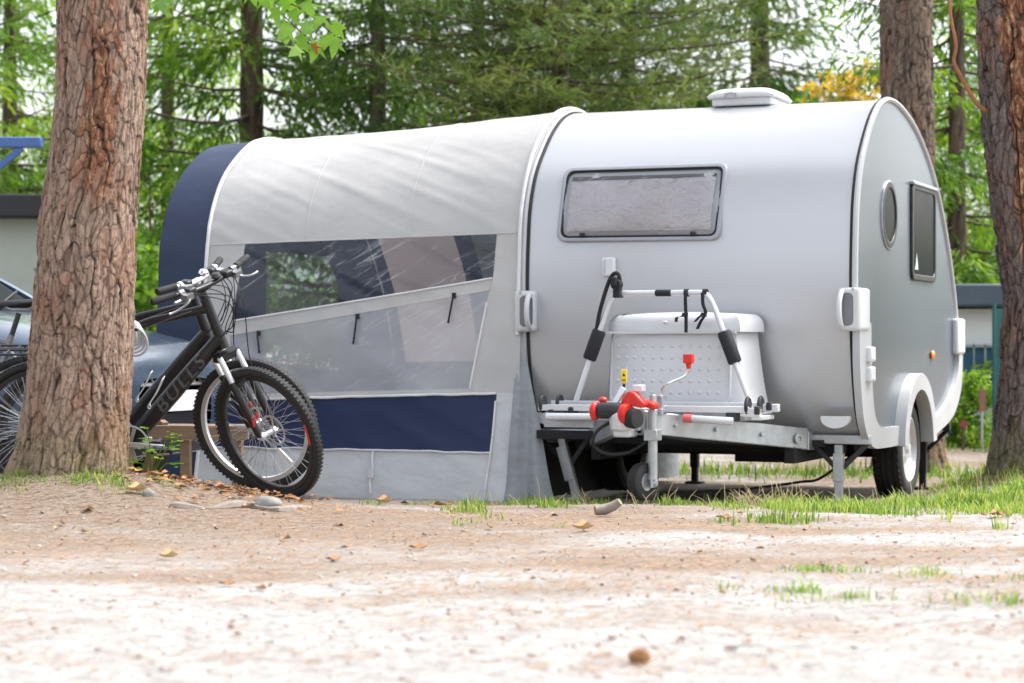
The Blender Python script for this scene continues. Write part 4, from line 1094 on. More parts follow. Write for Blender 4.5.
    k.tube(crom([Mst @ (bc_ + V((.03, .14, .01))), Mst @ (bc_ + V((.14, .08, -.10))), Mst @ (htb + V((.10, .07, -.1))), Mst @ (fa + V((-.0, .07, .10)))], 6), .003, 5)
    k.build('brake_cable', 'rubber', root)
    # wheels
    for ctr, T in ((fa, Mst), (ra, M.Identity(4))):
        k = MB(); k.lathe([(.016, -.055), (.022, -.045), (.020, -.03), (.013, -.025), (.013, .025), (.020, .03), (.022, .045), (.016, .055)], ctr, (0, 1, 0), 14); k.tube([ctr + V((0, -.07, 0)), ctr + V((0, .07, 0))], .006, 8)
        wh = k.move(T).build('wheel', 'alu', root)
        k = MB(); torus(k, ctr, (0, 1, 0), WR - .0225, .0225, 72, 10)
        for q in range(90):
            a = 2 * PI * q / 90
            for yy in (-.012, .012):
                a2 = a + (.03 if yy > 0 else 0); k.box(ctr + V((math.cos(a2) * (WR - .0032), yy, math.sin(a2) * (WR - .0032))), (.0035, .016, .011), M.Rotation(-a2, 3, 'Y'))
        k.move(T).build('tyre', 'tyre', wh, fix=False)
        k = MB(); k.lathe([(WR - .045, -.014), (WR - .043, -.013), (WR - .065, -.011), (WR - .068, 0), (WR - .065, .011), (WR - .043, .013), (WR - .045, .014)], ctr, (0, 1, 0), 72, closed=True); k.move(T).build('rim', rim2, wh)
        k = MB()
        for q in range(36):
            a = 2 * PI * q / 36; hs = 1 if q % 2 else -1; a2 = a + (.45 if (q // 2) % 2 else -.45)
            k.tube([ctr + V((math.cos(a2) * .02, .03 * hs, math.sin(a2) * .02)), ctr + V((math.cos(a) * (WR - .066), .004 * hs, math.sin(a) * (WR - .066)))], .0013, 4, cap=False)
        k.move(T).build('spoke', 'spoke', wh, fix=False)
        k = MB(); torus(k, ctr + V((0, .036, 0)), (0, 1, 0), .075, .006, 40, 6, flat=.3)
        for q in range(5):
            a = q * 2 * PI / 5; k.beam(ctr + V((math.cos(a) * .02, .036, math.sin(a) * .02)), ctr + V((math.cos(a + .3) * .072, .036, math.sin(a + .3) * .072)), .006, .002, (0, 1, 0))
        k.move(T).build('brake_disc', 'galv', wh, fix=False)
        if ctr is fa and letter:
            k = MB()
            for q in (.05,):
                pts = [ctr + V((math.cos(q + u * .07) * (WR - .052), -.0145, math.sin(q + u * .07) * (WR - .052))) for u in range(6)]; k.tube(pts, .005, 5)
            k.move(T).build('rim_sticker', 'red', wh)
            k = MB(); 
            a = 5.6; k.beam(ctr + V((math.cos(a) * .10, -.018, math.sin(a) * .10)), ctr + V((math.cos(a) * .19, -.012, math.sin(a) * .19)), .025, .006, (0, 1, 0)); k.move(T).build('spoke_reflector', 'white', wh)
    # saddle, post, cranks
    sp = st + (st - bb).normalized() * .15
    MB().tube([st, sp], .0145, 12).build('seat_post', 'blackpl', root)
    def sad(u, v):
        x = -.14 + .27 * u; wd = .075 * (1 - sstep(.25, .85, u)) + .018; a = (v - .5) * PI * 1.1
        return sp + V((x, wd * math.sin(a), .045 + .025 * math.cos(a) - .01 * u + .02 * (1 - sstep(0, .25, u))))
    k = MB(); k.grid(sad, 20, 12); k.build('saddle', 'rubber', root, fix=False, solid=.012)
    k = MB()
    for y in (-.03, .03): k.tube([sp + V((-.11, y, .05)), sp + V((-.05, y * .7, .02)), sp + V((.04, y * .7, .02)), sp + V((.10, y * .4, .05))], .0035, 6)
    k.build('saddle_rail', 'galv', root)
    k = MB(); ca = R(-4)
    for y, s_ in ((-.06, 1), (.06, -1)):
        e = bb + V((.172 * math.cos(ca) * s_, y * 1.15, .172 * math.sin(ca) * s_)); k.beam(bb + V((0, y, 0)), e, .026, .014, (0, 1, 0))
    cro = k.build('crank', 'alu', root, bevel=.004)
    for y, s_ in ((-.06, 1), (.06, -1)):
        e = bb + V((.172 * math.cos(ca) * s_, y * 1.15, .172 * math.sin(ca) * s_))
        k = MB(); yy = y * 1.15 + .055 * (1 if y > 0 else -1)
        for dx in (-.045, .045): k.beam(V((e.x + dx, yy - .045, e.z)), V((e.x + dx, yy + .045, e.z)), .014, .02)
        k.beam(V((e.x - .05, yy, e.z)), V((e.x + .05, yy, e.z)), .05, .016); k.build('pedal', 'blackpl', cro)
    k = MB()
    k.lathe([(.085, -.004), (.092, -.002), (.092, .002), (.085, .004)], bb + V((0, -.046, 0)), (0, 1, 0), 40, closed=True)
    for q in range(5): a = q * 2 * PI / 5; k.beam(bb + V((0, -.046, 0)), bb + V((math.cos(a) * .088, -.046, math.sin(a) * .088)), .018, .005, (0, 1, 0))
    k.build('chainring', 'galv', root, fix=False)
    k = MB(); k.tube([bb + V((0, -.046, .09)), ra + V((0, -.046, .042))], .004, 5); k.tube([bb + V((0, -.046, -.09)), ra + V((.05, -.046, -.12)), ra + V((0, -.046, -.06))], .004, 5); k.build('chain', 'galv', root)
    k = MB()
    for y in (-.055, .055): k.tube([V((-.98, y, .73)), V((-1.36, y, .73))], .006, 6); k.tube([V((-1.16, y, .73)), ra + V((0, y * 1.3, .02))], .005, 6)
    for x in (-.98, -1.08, -1.18, -1.28, -1.36): k.tube([V((x, -.06, .73)), V((x, .06, .73))], .005, 6)
    k.build('rear_rack', 'rimblack', root)
    if extras:
        d = (htb - bb).normalized(); up = V((-d.z, 0, d.x)); c0 = bb.lerp(htb, .40) + up * .034; k = MB()
        for y in (-1, 1): k.tube(crom([c0 - d * .07 + up * .005, c0 - d * .07 + up * .03 + V((0, .036 * y, 0)), c0 + up * .045 + V((0, .038 * y, 0)), c0 + d * .075 + up * .07 + V((0, .03 * y, 0)), c0 + d * .085 + up * .072], 5), .0032, 6)
        k.tube([c0 - d * .07, c0 + d * .05], .004, 6); k.build('bottle_cage', 'white', root)
        c1 = htt.lerp(st, .68) + V((0, -.03, -.03)); k = MB()
        for q in range(4):
            torus(k, c1 + V((.006 * q, -.008 * q, -.012 * q)), (.25, 1, .1 * q - .15), .062 + .004 * q, .0055, 28, 6)
        k.build('lock_cable', 'lightgrey', root, fix=False)
    return root

bl = P(274, 428, 10.8)
bicycle((bl.x, bl.y, bl.z - .345), R(0), R(-40), R(11), 'near black bicycle with outlined lettering on its frame, front wheel turned outward', letter=True)
bl = P(258, 421, 11.12)
bicycle((bl.x, bl.y, bl.z - .348), R(2), R(-24), R(9), 'black bicycle with silver handlebar, standing behind the lettered one', 'bikeblack', 'alu', False, 'alu')
bl = P(60, 428, 11.4)
bicycle((bl.x - 1.12, bl.y, bl.z - .345), R(180), R(12), R(5), 'dark bicycle mostly hidden behind the thick pine trunk, only saddle and rear wheel showing', 'bikegrey', 'bikeblack', False, 'rimblack', False)

# ------------------------------------------------------------------ parked car
cn = P(174, 400, 12.3); gcar = zg(cn.x, cn.y)
car = empty('parked_car', (cn.x, cn.y, gcar), R(-21), 'blue grey car parked nose-out beside the awning behind the bicycles', 'car')
# local x forward (nose at x = 0), y left
sec = [(-4.25, .60, .42, .86), (-4.15, .80, .32, .98), (-3.6, .88, .26, 1.02), (-2.6, .90, .25, 1.02), (-1.6, .90, .25, 1.04), (-1.25, .89, .25, 1.10), (-.75, .875, .25, 1.04), (-.32, .83, .26, .955), (-.12, .77, .28, .90), (-.02, .62, .34, .82), (.015, .40, .42, .72)]
sx_c = crom([(a, w_, z0) for a, w_, z0, z1 in sec], 5); sx_d = crom([(a, w_, z1) for a, w_, z0, z1 in sec], 5)
def body(u, v):
    i = int(round(u * (len(sx_c) - 1))); a, w_, z0 = sx_c[i]; z1 = sx_d[i].z
    th = 2 * PI * v - PI / 2; c, s_ = math.cos(th), math.sin(th); e = .38
    return V((a, w_ * math.copysign(abs(c) ** e, c), (z0 + z1) / 2 + (z1 - z0) / 2 * math.copysign(abs(s_) ** e, s_)))
k = MB(); k.grid(body, len(sx_c) - 1, 56); k.build('body', 'carblue', car, ang=60)
cs = [(-1.28, .80, 1.08, 1.10), (-1.75, .72, 1.04, 1.42), (-2.2, .66, 1.02, 1.58), (-3.0, .65, 1.02, 1.60), (-3.7, .64, 1.02, 1.54), (-4.1, .62, 1.0, 1.10)]
c1_ = crom([(a, w_, z0) for a, w_, z0, z1 in cs], 5); c2_ = crom([(a, w_, z1) for a, w_, z0, z1 in cs], 5)
def cabin(u, v, g=0.):
    i = int(round(u * (len(c1_) - 1))); a, w_, z0 = c1_[i]; z1 = c2_[i].z; th = PI * v
    c, s_ = math.cos(th), math.sin(th)
    return V((a, (w_ + g + .10 * (1 - abs(s_) ** .5)) * math.copysign(abs(c) ** .45, c), z0 + (z1 - z0 + g) * abs(s_) ** .45))
k = MB(); k.grid(cabin, len(c1_) - 1, 40); k.build('windows', 'carglass', car, ang=60)
k = MB()
k.grid(lambda u, v: cabin(.40 + .48 * u, .22 + .56 * v, .012), 16, 20)
for v0 in (.20, .80):
    k.tube([cabin(q / 14 * .45, v0, .012) for q in range(15)], .022, 6)
for y in (1, -1): k.box((-2.6, y * .76, 1.25), (.06, .04, .5), M.Rotation(y * .22, 3, 'X'))
k.build('roof', 'carblue', car)
def nose(y, z, d):  # point on the nose at this height
    x = -.02 - .22 * (abs(y) / .8) ** 2.6 - .16 * max(0, (z - .62) / .3) ** 1.5
    return V((x + d, y, z))
k = MB(); k.prism([(-.50, .665), (.50, .665), (.56, .885), (-.56, .885)], lambda a, c, d: nose(a, c, d), -.03, .022); gr = k.build('grille', 'blackpl', car)
k = MB()
for z in (.725, .775, .825): k.tube([nose(-.52 + 1.04 * q / 14, z, .026) for q in range(15)], .009, 5)
for q in range(11): y = -.48 + .096 * q; k.tube([nose(y, .69, .024), nose(y, .87, .026)], .008, 5)
k.tube([nose(-.47 + .94 * q / 14, .88, .02) for q in range(15)] + [nose(.43 - .86 * q / 14, .682, .02) for q in range(15)], .011, 6, closed=True)
k.build('grille_bars', 'lightgrey', gr)
for y in (1, -1):
    k = MB(); k.grid(lambda u, v, y=y: nose(y * (.58 + .21 * u), .71 + .16 * v + .03 * u, .014 + .03 * math.sin(PI * u) * math.sin(PI * v)), 10, 6); k.build('headlight', 'acryl_dark', car, fix=False)
    k = MB(); k.ball(nose(y * .67, .785, -.0), (.03, .055, .055)); k.build('lamp_reflector', 'chrome', car)
    for x in (-.82, -3.45):
        k = MB(); k.lathe([(.20, -.10), (.29, -.105), (.315, -.08), (.32, 0), (.315, .08), (.29, .105), (.20, .10)], (x, y * .77, .315), (0, 1, 0), 36, closed=True); wo = k.build('wheel', 'tyre', car)
        k = MB(); k.lathe([(0, .03), (.06, .04), (.10, .02), (.17, .05), (.205, .09), (.205, -.05)], (x, y * .77, .315), (0, y, 0), 28); k.build('rim', 'alu', wo)
k = MB(); k.grid(lambda u, v: nose(-.80 + 1.6 * u, .30 + .22 * v, .035 - .02 * (1 - v)), 24, 5); k.grid(lambda u, v: nose(-.80 + 1.6 * u, .52 - .0 * v, .035 - .06 * v), 24, 2); k.build('bumper', 'blackpl', car, fix=False)
k = MB(); k.box((.045, 0, .59), (.012, .52, .115)); pl_ = k.build('number_plate', 'white', car, bevel=.003)
k = MB(); k.box((.0525, -.236, .59), (.002, .046, .108)); k.build('plate_strip', 'plateblue', pl_)
k = MB(); k.box((-1.55, .98, 1.10), (.12, .2, .14)); k.box((-1.55, -.98, 1.10), (.12, .2, .14)); k.build('wing_mirror', 'carblue', car, bevel=.03, seg=3)
k = MB()
for y in (.1, -.45): k.tube([(-1.24, y, 1.115), (-1.40, y + .45, 1.225)], .008, 5)
k.build('wiper', 'blackpl', car)

# ------------------------------------------------------------------ bench
bp = P(198, 432, 11.75); gb_ = zg(bp.x, bp.y)
bench = empty('wooden_bench', (bp.x, bp.y, gb_), R(-6), 'low weathered wooden bench between the bicycles and the parked car', 'bench')
bh = bp.z - gb_
k = MB(); k.box((-.1, -.06, bh), (.78, .035, .075)); k.box((-.1, .12, bh + .02), (.78, .26, .03)); k.build('seat', 'wood', bench, bevel=.005)
for x in (-.38, -.06, .22):
    k = MB(); k.box((x, -.02, bh / 2 - .03), (.055, .05, bh - .02)); k.build('leg', 'wood', bench, bevel=.004)
k = MB(); k.beam((-.34, .05, .06), (-.18, -.03, bh + .06), .05, .035); k.build('brace', 'wood', bench, bevel=.004)
# ------------------------------------------------------------------ the three big pines
def bigpine(px, Y, path, mat, label, n, m, amp, cell_, flare, seed, lowt=.45, up=None, **kw):
    p = P(px, 345, Y); root = empty('pine_tree', (p.x, p.y, zg(p.x, p.y)), 0, label, 'tree')
    t = trunk('trunk', root, path, mat, n, m, amp, cell_, flare, seed, lowt, **kw)
    x, y, z, r = path[-1]
    if up: trunk('upper_trunk', root, [(x, y, z - .02, r)] + up, mat, 28, 70, amp * .7, (.08, .3), None, seed)
    return root
pz = 1 / F
T1 = bigpine(84, 10.3, [(-.05, 0, -.12, .245), (-.02, 0, .45, .235), (.015, 0, 1.1, .222), (.075, 0, 1.7, .208), (.09, 0, 2.5, .208)], 'bark_grey', 'thick reddish grey pine trunk with flared mossy base beside the bicycles', 330, 760, .0085, (.028, .085), (.085, .14), 3, .5, [(.1, 0, 4.5, .18), (.1, 0, 9, .11)], style='flaky', redang=-1.25, toe=(PI * 1.02, .11, .18))
T2 = bigpine(1032, 13.3, [(0, .0, -.1, .255), (.03, 0, .45, .225), (.045, 0, 1.0, .215), (-.03, 0, 1.6, .225), (-.08, 0, 2.2, .24), (-.1, 0, 3.2, .25)], 'bark_dark', 'dark plated pine trunk on the grassy bank beside the caravan tail', 300, 620, .017, (.055, .15), (.05, .16), 8, .4, [(-.1, 0, 5, .2), (.0, 0, 9, .12)], style='flaky', redang=-1.75)
T3 = bigpine(906, 17.4, [(.04, 0, -.1, .27), (.03, 0, .6, .235), (.02, 0, 2.0, .212), (.0, 0, 3.9, .20)], 'bark_far', 'brown pine trunk rising straight behind the caravan roof', 180, 420, .014, (.05, .11), (.12, .25), 5, .4, [(0, 0, 6, .17), (0, 0, 10, .1)], style='flaky', redang=2.)
pl = P(1005, 100, 13.3); t2 = T2.location
k = MB(); lp = [P(948, -40, 13.0), P(950, 10, 13.0), P(956, 45, 13.05), P(954, 62, 13.1), P(964, 82, 13.15), P(977, 104, 13.2), P(990, 112, 13.25)]
k.tube([q - t2 for q in crom(lp, 6)], [.010] * 20 + [.013] * 17, 8); k.build('dead_limb', 'limb_orange', T2)
# small crowns high up on the big pines
for T_, h, sd in ((T1, 6.5, 31), (T2, 6.5, 32), (T3, 7.5, 33)):
    br, fa_, ti = conifer_parts(5.0, .2, 2.2, sd, 'pine'); br.move(M.Translation((0, 0, h)))
    quads_obj('crown', fa_[::4] + np.array([0, 0, h]), 'pine', T_, ti[::4], br)

# ------------------------------------------------------------------ forest behind
protos = {
    'spruce': [tree_proto('spruce', 12, .7, 2.7, .15, 21, 'spruce', 'spruce_tree'), tree_proto('spruce', 11, 1.0, 2.3, .13, 22, 'spruce', 'spruce_tree')],
    'dark': [tree_proto('spruce', 12, .5, 2.5, .14, 23, 'spruce_dark', 'spruce_tree')],
    'pine': [tree_proto('pine', 10, 2.2, 3.0, .13, 24, 'pine', 'pine_tree')],
    'leafy': [tree_proto('leafy', 4.6, .5, 1.5, .06, 25, 'leaf', 'broadleaf_tree')],
    'yellow': [tree_proto('leafy', 4.0, .8, 1.1, .05, 26, 'leaf_yellow', 'broadleaf_tree')],
    'bush': [tree_proto('leafy', 1.7, .1, .95, .03, 27, 'leaf', 'green_bush')],
}
used = {}
LBL = {'spruce': ('light green spruce with hanging twigs in the woods beyond the awning', 'light green spruces behind the pitch'),
       'dark': ('dark green spruce in the woods beyond the caravan', 'dark green spruces behind the pitch'),
       'pine': ('feathery dull green pine in the woods beyond the caravan roof', 'feathery pines behind the pitch'),
       'leafy': ('fresh green broadleaf sapling between the spruces', 'broadleaf saplings among the spruces'),
       'yellow': ('small tree with yellow autumn leaves behind the caravan roof', None),
       'bush': ('rounded green bush growing under the far trees', 'bushes under the far trees')}
def put(kind, px, Y, s=1., v=0, rz=None, label=None):
    pr = protos[kind][v % len(protos[kind])]; key = (kind, v % len(protos[kind]))
    o = pr if key not in used else copy_tree(pr); used[key] = 1
    x = (px - 512) / F * Y
    o.location = (x, Y, zg(x, Y) - .05); o.scale = (s, s, s * rng.uniform(.95, 1.08)); o.rotation_euler.z = rz if rz is not None else rng.uniform(0, 2 * PI)
    lb, g = LBL[kind]; o['label'] = label or lb; o['category'] = 'bush' if kind == 'bush' else 'tree'
    if g and not label: o['group'] = g
    elif 'group' in o: del o['group']
    return o
for kind, px, Y, s, v, lab in (
    ('spruce', 252, 26, 1.1, 0, 'light green spruce with its trunk rising over the navy end of the awning'),
    ('dark', 378, 25, .85, 0, 'spruce with bare dark trunk showing above the grey awning roof'),
    ('dark', 760, 33, 1.25, 0, 'spruce with bare dark trunk behind the roof hatch of the caravan'),
    ('spruce', 957, 23, .85, 1, 'slim spruce trunk between the caravan tail and the dark plated pine'),
    ('pine', 560, 24, 1.0, 0, 'feathery dull green pine spreading above the joint of awning and caravan'),
    ('pine', 628, 30, 1.1, 0, 'feathery pine behind the left half of the caravan roof'),
    ('pine', 478, 29, 1.0, 0, 'feathery pine above the middle of the awning roof'),
    ('spruce', 10, 30, 1.0, 1, 'spruce standing over the pale building with the black roof'),
    ('spruce', -90, 27, 1.1, 0, 'spruce beyond the blue canopy post, at the picture edge'),
    ('spruce', 168, 33, 1.0, 1, 'light green drooping spruce just beside the thick pine trunk'),
    ('spruce', 1010, 36, 1.0, 0, 'light spruce beyond the white building with blue windows'),
    ('spruce', 1120, 30, 1.1, 1, 'light spruce beyond the end of the white building, at the picture edge'),
    ('leafy', 150, 24, .72, 0, 'fresh green sapling between the thick pine trunk and the navy awning end'),
    ('leafy', 705, 31, .95, 0, 'fresh green sapling just behind the caravan roof hatch'),
    ('leafy', 600, 34, 1.0, 0, 'fresh green sapling behind the peak of the caravan roof'),
    ('leafy', 480, 39, 1.0, 0, 'fresh green sapling peeping over the middle of the awning'),
    ('leafy', 800, 31, .9, 0, 'fresh green sapling between the dark spruce trunk and the yellow tree'),
    ('leafy', 25, 29, .7, 0, 'fresh green sapling behind the pale building with the black roof'),
    ('yellow', 852, 25, .98, 0, 'small tree with yellow autumn leaves behind the caravan roof'),
    ('bush', 125, 22, 1.1, 0, 'rounded green bush behind the thick pine and the parked car'),
    ('bush', 168, 23.5, 1.2, 0, 'rounded green bush touching the navy end of the awning'),
    ('bush', 945, 31, 1.3, 0, 'rounded green bush at the foot of the slim spruce trunk'),
    ('bush', 760, 38, 1.2, 0, 'rounded green bush seen below the caravan floor beyond the track')):
    o = put(kind, px, Y, s, v, label=lab)
    o['group'] = LBL[kind][1] or 'yellow trees'
    if kind == 'yellow': del o['group']
MT['wood_far'] = leafmat('far_wood', (.03, .06, .02), (.07, .13, .03), (.13, .2, .05), .4, .15)
rs = np.random.default_rng(5); n = 15000
ang = rs.uniform(-.75, .75, n); dist = rs.uniform(68, 92, n); zz = rs.uniform(0, 1, n) ** 1.25
hx = dist * np.sin(ang); hy_ = dist * np.cos(ang)
top = 2.6 + 2.0 * np.sin(hx * .35 + 1) + 1.5 * np.sin(hx * 1.1)
base = np.stack([hx, hy_, .8 + zz * np.maximum(1.5, top)], 1); dr = rs.normal(0, 1, (n, 3)); dr[:, 2] -= .6; dr /= np.linalg.norm(dr, axis=1)[:, None]
o = quads_obj('distant_woodland', sprays(base, dr, .85, .20, rs, .4, .4), 'wood_far', None, rs.normal(0, .12, n)); tag(o, 'hazy green belt of far woodland behind the spruces', 'woodland', kind='stuff')

# maple spray hanging into the frame
mr = empty('maple_branch', P(215, -70, 11.6), 0, 'bright green maple branch with one brown leaf hanging above the awning', 'branch')
o0 = V(mr.location)
tw = [[P(150, -60, 11.6), P(215, -40, 11.6), P(262, -5, 11.6), P(290, 22, 11.6), P(312, 42, 11.6)], [P(262, -5, 11.6), P(300, 8, 11.5), P(335, 36, 11.5)], [P(120, -40, 11.5), P(150, -5, 11.5), P(172, 5, 11.5)], [P(262, -5, 11.6), P(280, 0, 11.7), P(300, 20, 11.7)]]
k = MB()
for q in tw: k.tube([p - o0 for p in crom(q, 5)], .004, 5)
k.build('twigs', 'twig', mr)
def maple_outline():
    lobes = [(-118, .55), (-95, .30), (-62, .95), (-42, .42), (-24, .62), (0, 1.1), (24, .62), (42, .42), (62, .95), (95, .30), (118, .55)]
    pts = [(0, -.05)]
    for a, r_ in lobes: pts.append((r_ * math.sin(R(a)), r_ * math.cos(R(a)) * 1.0 + .25))
    return pts
mo = maple_outline()
def maple_leaf(mb, c, size, rr):
    rot = M.Rotation(rr.uniform(-.9, .9) + PI, 3, 'Y') @ M.Rotation(rr.uniform(-.5, .9), 3, 'X') @ M.Rotation(rr.uniform(-.6, .6), 3, 'Z')
    tri = tessellate_polygon([[V((a, b_, 0)) for a, b_ in mo]])
    mb.add([c + rot @ V((a * size, .18 * size * (a * a), b_ * size)) for a, b_ in mo], [tuple(t) for t in tri])
lf = MB(); rr = random.Random(4)
for (px, py) in ((275, 14), (290, 30), (298, 42), (310, 30), (322, 22), (318, 48), (300, 54), (328, 40), (336, 44), (283, 4), (270, -4), (305, 8), (250, -8), (292, 16), (158, 6), (172, 2), (148, 10), (340, 30), (285, 40), (262, 4)):
    maple_leaf(lf, P(px, py - 6, 11.55 + rr.uniform(-.15, .15)) - o0, rr.uniform(.075, .105), rr)
lf.build('leaves', 'maple', mr, smooth=False, fix=False)
lf = MB(); maple_leaf(lf, P(313, 44, 11.4) - o0, .05, rr); lf.build('brown_leaf', 'rust', mr, smooth=False, fix=False)

# ------------------------------------------------------------------ buildings and fences behind
MT['render_white'] = pm('white_render', (.85, .86, .87), .8, 0, .06, 2)
MT['fascia'] = pm('slate_fascia', (.06, .085, .115), .5, 0, .15, 3)
MT['win_blue'] = pm('blue_glazing', (.05, .13, .21), .12, 0, .3, 2, coat=.5)
MT['teal'] = fabric('teal_netting', (.02, .10, .10), .8, .4)
MT['canopy_blue'] = pm('blue_canopy_metal', (.06, .13, .34), .4, 0, .1, 4)
MT['lampblack'] = pm('roof_black', (.015, .016, .02), .6, 0, .2, 3)
MT['render_pale'] = pm('pale_wall', (.42, .46, .42), .8, 0, .08, 2)
def house_r():
    Y = 21.5; x0 = P(900, 0, Y).x; x1 = P(1120, 0, Y).x; g = zg((x0 + x1) / 2, Y)
    r_ = empty('white_building', ((x0 + x1) / 2, Y, g), 0, 'low white building with dark roof edge and blue windows beyond the caravan', 'building'); c = V(r_.location); W = (x1 - x0)
    zt_, zf, zw, zb = (EYE - (q - HY) / F * Y - g for q in (287, 309, 346, 402))
    k = MB(); k.box((0, 2, zf / 2 - .2), (W, 4, zf + .4)); wl = k.build('wall', 'render_white', r_)
    k = MB(); k.box((0, 1.9, (zt_ + zf) / 2 + .02), (W + .5, 4.6, zt_ - zf)); k.build('roof', 'fascia', r_, bevel=.02)
    for i in range(2):
        xa = -W / 2 + .15 + i * W / 2; wv = W / 2 - .3
        k = MB(); k.box((xa + wv / 2, -.02, (zw + zb) / 2), (wv, .06, zw - zb)); wn = k.build('window', 'win_blue', r_)
        k = MB()
        for q in range(8): k.box((xa + wv * q / 7, -.07, (zw + zb) / 2), (.016, .05, zw - zb + .04))
        k.box((xa + wv / 2, -.07, zw), (wv, .05, .025)); k.box((xa + wv / 2, -.08, zb), (wv + .1, .08, .03)); k.build('frame', 'render_white' if i % 2 else 'galv', wn)
house_r()
def house_l():
    Y = 24.; x0 = P(-200, 0, Y).x; x1 = P(62, 0, Y).x; g = zg((x0 + x1) / 2, Y)
    r_ = empty('low_building', ((x0 + x1) / 2, Y, g), 0, 'low pale building with black flat roof behind the thick pine trunk', 'building'); W = x1 - x0
    zt_, zf = (EYE - (q - HY) / F * Y - g for q in (196, 219))
    k = MB(); k.box((0, 2, zf / 2 - .2), (W, 4, zf + .4)); k.build('wall', 'render_pale', r_)
    k = MB(); k.box((0, 1.9, (zt_ + zf) / 2), (W + .3, 4.5, zt_ - zf)); k.build('roof', 'lampblack', r_, bevel=.02)
    k = MB(); k.box((-.5, -.02, 1.1), (.9, .06, 1.0)); k.build('window', 'win_blue', r_)
house_l()
Yc = 18.; c0 = P(-70, 140, Yc); g = zg(c0.x, Yc)
cp_ = empty('blue_canopy', (c0.x, Yc, g), 0, 'blue metal canopy arm with diagonal brace poking out beyond the pine', 'canopy')
k = MB(); a_ = P(-120, 142, Yc) - V(cp_.location); b2 = P(42, 143, Yc) - V(cp_.location); k.box(((a_ + b2) / 2), ((b2 - a_).length, .10, .085)); k.build('beam', 'canopy_blue', cp_, bevel=.01)
k = MB(); k.beam(P(22, 148, Yc) - V(cp_.location), P(-60, 215, Yc) - V(cp_.location), .05, .05); k.build('brace', 'canopy_blue', cp_)
k = MB(); k.box((0, 0, (a_.z) / 2), (.09, .09, a_.z)); k.build('post', 'canopy_blue', cp_)
Yf = 20.; f0 = P(1000, 400, Yf); g = zg(f0.x, Yf)
fr_ = empty('net_fence', (f0.x, Yf, g), 0, 'dark teal netting fence in front of the white building', 'fence')
k = MB(); k.grid(lambda u, v: V((-.05 + 1.5 * u, .03 * math.sin(u * 14), .05 + 1.25 * v)), 30, 4); k.build('netting', 'teal', fr_, fix=False)
for x in (-.06, .7, 1.46): MB().tube([(x, -.03, -.1), (x, -.03, 1.35)], .018, 8).build('post', 'teal', fr_)
for kind, px, py, Y, lab in (('sign', 982, 400, 20., 'small brown marker sign on a thin post near the white building'), ('disc', 963, 424, 20., 'small round red disc on a stake near the caravan tail')):
    q = P(px, py, Y); g = zg(q.x, Y); so = empty('marker_post', (q.x, Y, g), 0, lab, 'sign'); hgt = q.z - g
    MB().tube([(0, 0, -.05), (0, 0, hgt)], .012, 8).build('post', 'galv' if kind == 'sign' else 'twig', so)
    k = MB()
    if kind == 'sign': k.box((0, -.02, hgt), (.06, .015, .20)); k.build('panel', pm('brown_sign', (.22, .10, .07), .6), so, bevel=.004)
    else: k.lathe([(.034, -.006), (.034, .006)], (0, -.02, hgt), (0, 1, 0), 20); k.build('panel', pm('faded_red_disc', (.24, .03, .03), .6), so)
put('bush', 972, 20.6, .40, label='leafy green bush between the white building and the caravan tail')
# chopped logs behind the caravan
for i, (px, py, Y, a) in enumerate(((926, 440, 18.5, .3), (934, 438, 18.6, -.2), (918, 441, 18.7, .5))):
    q = P(px, py, Y); o = empty('split_log', (q.x, Y, zg(q.x, Y)), 0, 'split log standing on end at the foot of the pine behind the caravan', 'log', 'split logs by the pine')
    k = MB(); k.prism([(-.06, -.04), (.06, -.05), (.05, .05), (-.03, .06)], lambda aa, c, d, a=a: V((aa + a * d * .3, c, d)), 0, .34); k.build('log', 'wood', o, bevel=.006)

# power cable lying from the caravan
k = MB(); c0 = CR.matrix_basis @ V((.80, .9, .33))
cab = crom([c0, c0 + V((-.25, -.1, -.17)), P(800, 482, 13.9), P(745, 489, 13.4), P(690, 492, 13.2), P(620, 494, 13.1)], 8)
o = MB(); o.tube([V((p.x, p.y, max(p.z, zg(p.x, p.y) + .012))) for p in cab], .009, 6); tag(o.build('power_cable', 'rubber'), 'thin black power cable trailing from under the caravan over the grass', 'cable')
# ------------------------------------------------------------------ grass
MT['grass'] = leafmat('grass_blades', (.08, .16, .015), (.20, .35, .03), (.46, .48, .12), .5, 3.)
MT['drygrass'] = pm('dry_needles', (.25, .165, .105), .8, 0, .45, 30)
def ground_z(x, y): return np.array([zg(a, b_) for a, b_ in zip(x, y)])
def blades(name, xs_, ys_, hmin, hmax, wid, mat, label, lean=.5, seed=1):
    rs = np.random.default_rng(seed); n = len(xs_); z = ground_z(xs_, ys_)
    cl = np.array([.55 + .9 * max(0, noise.noise(V((p * 4.5, q * 3.5, 9.))) + .25) for p, q in zip(xs_, ys_)])
    a = rs.uniform(0, 2 * PI, n); h = rs.uniform(hmin, hmax, n) * cl; l = h * rs.uniform(.1, lean, n)
    dx, dy = np.cos(a), np.sin(a); w_ = wid * rs.uniform(.6, 1.3, n)
    p0 = np.stack([xs_, ys_, z - .01], 1); px_ = np.stack([-dy * w_, dx * w_, 0 * w_], 1)
    mid = p0 + np.stack([dx * l * .35, dy * l * .35, h * .6], 1); tip = p0 + np.stack([dx * l, dy * l, h], 1)
    q = np.stack([p0 - px_, p0 + px_, mid + px_ * .8, mid - px_ * .8], 1); t = np.stack([mid - px_ * .8, mid + px_ * .8, tip + px_ * .12, tip - px_ * .12], 1)
    ti = rs.normal(0, .22, n)
    o = quads_obj(name, np.concatenate([q, t]), mat, None, np.concatenate([ti, ti])); tag(o, label, 'grass', kind='stuff'); return o
